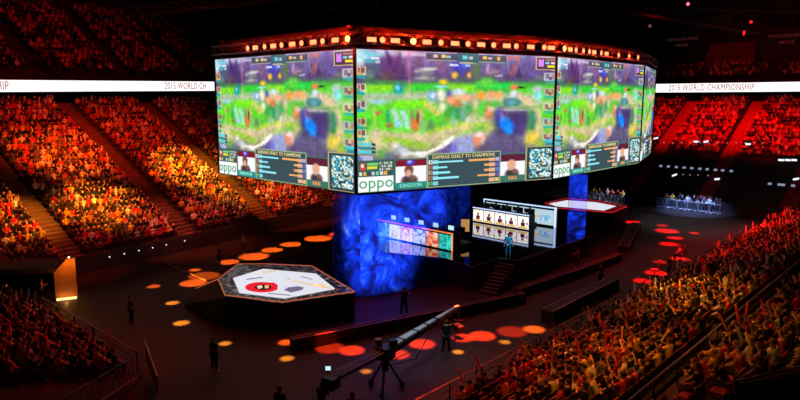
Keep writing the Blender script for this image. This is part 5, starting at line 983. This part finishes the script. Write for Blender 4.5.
# the distant crowd as one uncountable mass
def template(kind):
    m = MB(); hd = .0
    def ring(z, rx, ry, y=0, n=6): return [(rx*math.cos(2*PI*i/n), y+ry*math.sin(2*PI*i/n), z) for i in range(n)]
    rs = [ring(.42, .17, .14), ring(.68, .16, .11), ring(.95, .2, .11), ring(1.03, .07, .06)]; vs = sum(rs, []); fs = [(a*6+i, a*6+(i+1) % 6, (a+1)*6+(i+1) % 6, (a+1)*6+i) for a in range(3) for i in range(6)]
    m.add(vs, fs+[(18, 19, 20, 21, 22, 23)], 0)
    m.sphere((0, .02, 1.15), .115, 6, 4, (.85, 1, 1.15), 1)
    m.sphere((0, -.02, 1.19), .118, 6, 3, (.9, .95, 1), 2)
    for sg in (1, -1):
        el, wr = {'sit': ((.25, .08, .76), (.12, .3, .64)), 'clap': ((.27, .2, .86), (.1, .38, 1.02)), 'handsup': ((.27, .2, .82), (.1, .36, .98)), 'cheer': ((.3, .05, 1.2), (.26, .1, 1.5))}[kind]
        m.tube((sg*.19, 0, .95), (sg*el[0], el[1], el[2]), .06, 4, mi=0); m.tube((sg*el[0], el[1], el[2]), (sg*wr[0], wr[1], wr[2]), .04, 4, mi=1)
        m.tube((sg*.1, .02, .48), (sg*.12, .42, .5), .085, 4, mi=3); m.tube((sg*.12, .42, .5), (sg*.12, .4, .03), .07, 4, mi=3)
    if kind in ('clap', 'cheer'): m.tube((.1, .4, 1.05), (.16, .45, 1.5), .05, 5, mi=4)
    vm = [0]*len(m.v)
    for f, mi in zip(m.f, m.mi):
        for i in f: vm[i] = mi
    return np.array(m.v), m.f, np.array(vm)
TP = [template(k) for k in ('sit', 'clap', 'cheer', 'sit', 'handsup')]
cols_s = np.array([s2l(c) for _, c in SHIRTS]); 
def mass(lst, name, label):
    AV, AC, loops, starts = [], [], [], []; off = 0; F_all = []
    for (dist, key, r, k, t, P, oc, S) in lst:
        if not oc: continue
        tv, tf, tm = TP[random.choices(range(5), [3, 1.0, .5, 2, 2.5])[0]]
        yaw = yaw_to((0, 0), -S.n)+random.uniform(-.3, .3); sc1 = random.uniform(.92, 1.05)*(.9 if key == 'L' else 1); c, s = math.cos(yaw), math.sin(yaw)
        v = tv*sc1; X = v[:, 0]*c-v[:, 1]*s+P.x+random.uniform(-.06, .06); Y = v[:, 0]*s+v[:, 1]*c+P.y; Z = v[:, 2]+P.z
        AV.append(np.stack([X, Y, Z], 1)); si = random.choices(range(8), WTS)[0]
        pal = np.array([cols_s[si]*random.uniform(.7, 1.1), s2l(random.choice(SKINC)), s2l(random.choice(HAIRC)), s2l(random.choice([(30, 32, 50), (20, 20, 22), (70, 60, 50)])), s2l(random.choice([(225, 45, 40), (235, 150, 80), (230, 200, 50), (225, 225, 225)]))])
        AC.append(pal[tm]); F_all += [tuple(i+off for i in f) for f in tf]; off += len(v)
    V = np.vstack(AV); Cc = np.clip(np.vstack(AC), 0, 1); me = bpy.data.meshes.new(name); me.from_pydata(V.tolist(), [], F_all)
    ca = me.color_attributes.new('Col', 'FLOAT_COLOR', 'POINT'); ca.data.foreach_set('color', np.hstack([Cc, np.ones((len(Cc), 1))]).ravel())
    me.materials.append(M_crowd); o = bpy.data.objects.new(name, me); C.objects.link(o); prop(o, label=label, cat='crowd', kind='stuff'); return o
mass(rest, 'crowd', 'dense crowd of spectators filling the distant rows of every stand')
def seatmass(lst, name, label):
    sv = np.array([tuple(v.co) for v in seat_me.vertices]); sf = [tuple(p.vertices) for p in seat_me.polygons]; AV = []; FA = []; off = 0
    for (dist, key, r, k, t, P, oc, S) in lst:
        if key in ('UL', 'UF'): continue
        yaw = yaw_to((0, 0), -S.n); c, s = math.cos(yaw), math.sin(yaw); AV.append(np.stack([sv[:, 0]*c-sv[:, 1]*s+P.x, sv[:, 0]*s+sv[:, 1]*c+P.y, sv[:, 2]+P.z], 1)); FA += [tuple(i+off for i in f) for f in sf]; off += len(sv)
    me = bpy.data.meshes.new(name); me.from_pydata(np.vstack(AV).tolist(), [], FA); me.materials.append(mat('seat_red', (150, 40, 42), .6)); o = bpy.data.objects.new(name, me); C.objects.link(o); prop(o, label=label, cat='seats', kind='stuff')
seatmass(rest, 'seating', 'rows of red plastic seats in the distant parts of the stands')

# ------------------------------------------------------------------ far press area
M_tbl = mat('press_table', (40, 34, 36), .6); M_lap = mat('laptop_glow', (20, 20, 25), .5, emit=(200, 220, 255), estr=.4)
for i, (x, r) in enumerate([(x, 5) for x in (668, 684, 700, 716, 732)]+[(x, 3) for x in (782, 796)]):
    t = tray(SF, x, SF.s0+r*TR); P = SF.P(t, SF.s0+r*TR+.3, SF.z(r)); e = empty('press_table', P, math.atan2(aF.y, aF.x), label=f'long dark press table with lit laptops in the far stand, {ordn(i)} from the screen', cat='table', group='press tables in the far stand')
    MB().box((0, 0, .7), (1.9, .5, .04)).build('tabletop', M_tbl, e, local=True)
    for s_ in (-.85, .85): MB().box((s_, 0, 0), (.05, .4, .7)).build('leg', M_tbl, e, local=True)
    for j in (-.5, .45):
        Q = P+aF*j+Vector((0, 0, .74)); l = empty('laptop', Q, math.atan2(aF.y, aF.x)+PI, label=f'lit laptop on the {ordn(i)} press table, {"left" if j < 0 else "right"} one', cat='laptop', group='laptops on the press tables')
        MB().box((0, 0, 0), (.36, .25, .02)).build('keyboard', M_dark, l, local=True); MB().frame_box((-.18, -.13, .02), (.36, 0, 0), (0, .02, 0), (0, -.05, .24)).build('screen_face', M_lap, l, local=True)
dots = [(x, 142.5+(i % 2)*.5) for i, x in enumerate(range(664, 764, 9))]+[(674, 176), (683, 174.5), (690, 175), (698, 175), (708, 175.5)]
for i, (x, y) in enumerate(dots):
    t_, rr = SF.hit(x, y, .75); P = SF.P(t_, SF.s0+rr*TR, SF.z(rr)+.75); dotlamp(P, f'small pale marker lamp in the far stand, {ordn(i)} along its row', 'marker lamps in the far stand', .07, mat('dot_dim', (60, 60, 60), .5, emit=(225, 170, 170), estr=.7), away=(0, 0, -.6))
M_wlamp = mat('white_flood', (60, 60, 60), .5, emit=(225, 235, 255), estr=1.3)
for i, (x, y, tlt) in enumerate(((656, 139, .3), (706, 142.5, .3), (696, 142.5, 0), (748, 145, 0), (674.5, 176, .5), (717, 180, .2), (781, 161, 0), (787.5, 161, 0), (794, 161, 0), (796, 180, .3))):
    t_, rr = SF.hit(x, y, .95); P = SF.P(t_, SF.s0+rr*TR, SF.z(rr)+.95); e = empty('flood_lamp', P, math.atan2(aF.y, aF.x), label=f'small white flood lamp in the far dark tiers, {ordn(i)} going down and right', cat='lamp', group='white flood lamps in the far tiers')
    m = MB(); m.frame_box((-.28, -.05, -tlt*.25), (.56, 0, tlt*.5), (0, .06, 0), (0, 0, .22)); m.build('lamp_face', M_wlamp, e, local=True); MB().tube((0, .05, -.9), (0, .05, .1), .03, 5).build('stand_pole', M_dark, e, local=True)
# crowd-control barriers with people behind, far right floor
M_galv = mat('galvanised', (190, 195, 205), .4, .5)
def cbarrier(P, Q, label, group):
    d = Q-P; e = empty('crowd_barrier', (P+Q)/2, label=label, cat='barrier', group=group); m = MB()
    m.tube(P+Vector((0, 0, 1.1)), Q+Vector((0, 0, 1.1)), .03, 6); m.tube(P+Vector((0, 0, .15)), Q+Vector((0, 0, .15)), .03, 6); [m.tube(p+Vector((0, 0, .15)), p+Vector((0, 0, 1.1)), .03, 6) for p in (P, Q)]; m.build('frame', M_galv, e)
    b = MB(); k = max(3, int(d.length/.14))
    for i in range(k+1): b.tube(P+d*(i/k)+Vector((0, 0, .15)), P+d*(i/k)+Vector((0, 0, 1.1)), .015, 4)
    b.build('bars', M_galv, e)
    for f in (.15, .85): MB().box(P+d*f, (.06, .6, .1), math.atan2(d.y, d.x)).build('foot', M_galv, e)
segs = [((656, 207), (720, 215), 6, 'right of the gap'), ((588, 201.5), (622, 205.5), 3, 'just right of the screens')]
for a, b, k, w_ in segs:
    A, B = at(*a, 0), at(*b, 0); d = B-A
    for i in range(k): cbarrier(A+d*(i/k+.01), A+d*((i+.97)/k), f'pale crowd-control barrier {w_}, {ordn(i)} from the left', 'crowd-control barriers on the far floor')
    nn = Vector((-d.y, d.x, 0)).normalized()
    for i in range(k*2):
        P = A+d*((i+.5)/(k*2))+nn*random.uniform(.6, 1.6); cn, cc = random.choices(SHIRTS, WTS)[0]
        person(P, yaw_to(P, (0, 40)), random.choice(['stand', 'operate']), f'small {cn}-shirted person standing behind the barriers {w_}, {ordn(i)} from left', shirt=cc, group='people behind the far barriers')
A, B = at(692, 210, 0), at(708, 213, 0); nn = Vector((-(B-A).y, (B-A).x, 0)).normalized()
e = empty('folding_table', (A+B)/2+nn*.9, math.atan2((B-A).y, (B-A).x), label='white-topped table behind the far barriers', cat='table'); MB().box((0, 0, .95), (2.0, .7, .05)).build('tabletop', mat('white_top', (225, 230, 240), .5), e, local=True)
for s_ in (-.9, .9): MB().box((s_, 0, 0), (.05, .6, .95)).build('leg', M_dark, e, local=True)

# ------------------------------------------------------------------ roof trusses, faint
for i, (x0, y0, x1, y1, D0, D1) in enumerate(((560, 2, 760, 34, 60, 80), (590, 30, 700, -5, 92, 88), (640, 8, 800, 12, 85, 70), (680, 40, 760, 2, 88, 74), (280, 12, 560, -2, 64, 50), (100, 20, 330, -6, 60, 50))):
    a, b = atD(x0, y0, D0), atD(x1, y1, D1); d = b-a; k = int(d.length/1.4); m = MB(); u = Vector((0, 0, .8)); s_ = d.cross(u).normalized()*.5
    for o in (s_, -s_, u): m.tube(a+o, b+o, .05, 5)
    for j in range(k): p, q = a+d*(j/k), a+d*((j+1)/k); m.tube(p+s_, q+u, .03, 4); m.tube(p+u, q-s_, .03, 4); m.tube(p-s_, q+s_, .03, 4)
    m.build('roof_truss', mat('roof_steel', (52, 46, 48), .6, .3), label=f'faint dark roof truss in the hall ceiling, {ordn(i)} of those hung from the roof', cat='truss', group='roof trusses')
for i, (x, y, c_, D) in enumerate(((688, 4, (255, 120, 140), 62), (751, 22, (255, 40, 50), 70), (744, 33, (235, 30, 40), 74), (650, 26, (150, 90, 90), 60))):
    P = atD(x, y, D); e = empty('hanging_lamp', P, label=f'small {"pink" if i == 0 else "red" if i < 3 else "dim"} lamp hanging under the roof, {ordn(i)} going right' if i else 'small pink lamp hanging under the roof at the top', cat='lamp', group='roof lamps')
    MB().sphere(P, .16, 8, 6, (1, 1, 1.8 if i == 2 else 1)).build('bulb', mat(f'roof_bulb_{"abcd"[i]}', (40, 10, 10), .5, emit=c_, estr=1.3 if i < 3 else .5), e); MB().tube(P+Vector((0, 0, .15)), P+Vector((0, 0, 34-P.z)), .02, 4).build('cord', M_dark, e)
# cable/tape line on the floor left
m = MB(); a, b = at(168, 264, 0), at(209, 283, 0); m.tube(a+Vector((0, 0, .03)), b+Vector((0, 0, .03)), .03, 5); m.build('floor_cable', mat('pale_cable', (190, 170, 160), .6), label='pale cable lying across the floor towards the platform ramp', cat='cable')

# ------------------------------------------------------------------ light
EXEC_LIGHTS = True
RED, ORG, YEL = (255, 62, 22), (255, 110, 28), (255, 165, 45)
# pools on the floor: pixel centre, pixel width, colour, strength
pools = [(422, 344, 29, RED, 1), (398, 354.5, 26, RED, .8), (463, 338, 25, RED, .9), (482, 336, 30, RED, 1), (458, 352, 12, YEL, .9), (505, 342, 12, YEL, .7), (512, 331.5, 34, RED, .35), (534, 329.5, 24, ORG, 1), (352, 350.5, 28, RED, .95), (330, 348, 32, RED, .45), (366, 371.5, 12, YEL, .6), (287, 358.5, 15, YEL, .8), (286, 342.5, 17, ORG, .8),
         (225, 343.5, 13, YEL, .8), (153.6, 286.5, 14, ORG, .6), (172.5, 303, 14, YEL, .7), (181.5, 323, 17, YEL, .8), (195, 270, 12, ORG, .7), (193, 283, 28, ORG, .8), (229, 262, 22, ORG, .8), (254, 256.5, 33, ORG, .85), (272, 250, 24, ORG, .85), (291, 244.5, 23, ORG, .9), (318, 238.5, 30, ORG, .9), (340, 234, 24, RED, .9),
         (204, 276, 34, ORG, .35), (632, 222, 18, (255, 10, 15), .8), (662, 225.5, 12, (255, 10, 15), .6), (667, 231, 24, (255, 10, 15), 1), (694, 233, 10, (255, 10, 15), .8), (675, 238, 17, (255, 10, 15), .9), (669, 244, 20, (255, 10, 15), .9), (643, 281, 20, (255, 15, 15), 1), (656, 273, 24, (255, 15, 15), 1), (660, 262, 14, (255, 20, 20), .6), (680, 259, 20, (255, 25, 20), 1)]
def in_poly(p):
    n = len(PTS); r = False
    for i in range(n):
        a, b = PTS[i], PTS[(i+1) % n]
        if (a.y > p.y) != (b.y > p.y) and p.x < (b.x-a.x)*(p.y-a.y)/(b.y-a.y)+a.x: r = not r
    return r
for x, y, w_, c_, s_ in pools:
    P = at(x, y, 0); r = w_/2/(F/P.y); L_ = P-Vector((ctr.x-P.x, ctr.y-P.y, 0)).normalized()*1.5; L_.z = 21
    if in_poly(L_) or in_poly(P): L_ = P+Vector((.4, -.4, ZB-.4))
    d = (L_-P).length; spot(L_, P, 640000*s_*(d/21)**2, c_, 2*math.atan(r/d), .35, .12)
def wash(S, x, y, frm, power, col, ang, blend=1.0, dz=.8):
    t, r = S.hit(x, y, dz); P = S.P(t, S.s0+r*TR, S.z(r)); return spot(frm, P, power, col, math.radians(ang), blend, .4)
LR = Vector((-18, 45, 18))
# left stand: warm spots through the middle, red at the edges
for x, y, pw, c_, a_ in ((20, 210, 50000, YEL, 24), (100, 200, 74000, YEL, 27), (190, 163, 78000, YEL, 25), (230, 180, 56000, YEL, 24), (60, 150, 40000, ORG, 30), (140, 140, 17000, RED, 46), (40, 125, 13000, RED, 46), (190, 220, 22000, (255, 100, 70), 40), (60, 235, 10000, RED, 40), (290, 195, 62000, (255, 100, 45), 26)):
    wash(SL, x, y, LR, pw, c_, a_)
LR2 = Vector((8, 36, 20))
for x, y, pw, c_, a_ in ((600, 350, 20000, YEL, 18), (640, 325, 15000, YEL, 14), (690, 285, 48000, YEL, 14), (725, 300, 20000, YEL, 20), (560, 380, 7000, RED, 34), (735, 232, 120000, (255, 12, 22), 15), (772, 222, 120000, (255, 12, 22), 13), (695, 248, 45000, (255, 12, 22), 15), (650, 330, 6000, ORG, 50), (500, 375, 4500, RED, 30), (770, 350, 9000, YEL, 24)):
    wash(SR, x, y, LR2, pw, c_, a_)
for x, y, pw, c_, a_ in ((588, 380, 9000, YEL, 14), (628, 350, 8000, YEL, 13), (560, 385, 4000, RED, 30), (760, 345, 3500, YEL, 26), (700, 290, 16000, YEL, 16), (745, 235, 40000, (255, 14, 22), 16)):
    wash(SR, x, y, Vector((2, 12, 24)), pw, c_, a_)
spot((12, 42, 20), at(640, 262, 0), 9000, (255, 8, 20), math.radians(46), 1)
wash(SE, 40, 335, Vector((-8, 44, 22)), 7000, (255, 18, 22), 34); wash(SE, 90, 340, Vector((-8, 44, 22)), 3000, (255, 30, 22), 30)
for x, y, pw in ((680, 118, 90000), (730, 122, 90000), (785, 125, 90000)): wash(SF, x, y, Vector((22, 58, 24)), pw, (255, 5, 10), 22)
spot((25, 60, 17), SUF.P(8, 1, 16), 9000, (255, 10, 30), math.radians(40), 1); spot((-8, 50, 27), SUL.P(10, 5, 18), 9000, (255, 20, 40), math.radians(70), 1)
# general low red glow over the floor, blue-white on the far floor and barriers
spot((0, 34, 26), (0, 30, 0), 2400, (255, 60, 40), math.radians(80), 1, 1.0)
spot(at(690, 200, 0)+Vector((-8, -10, 14)), at(690, 212, 0)+Vector((0, 0, .8)), 40000, (140, 175, 255), math.radians(34), 1); spot(at(690, 200, 0)+Vector((-8, -10, 18)), at(690, 224, 0), 7000, (190, 200, 210), math.radians(46), 1)
spot(at(605, 200, 0)+Vector((5, -9, 6)), at(605, 202, 0)+Vector((0, 0, .8)), 9000, (180, 190, 230), math.radians(30), 1)
spot((10, 34, 20), at(508, 257.5, ZS)+Vector((0, 0, .9)), 30000, (70, 200, 255), math.radians(5), .5)
spot((-2, 20, 22), (piv+tip)/2, 9000, (180, 230, 235), math.radians(16), .8)
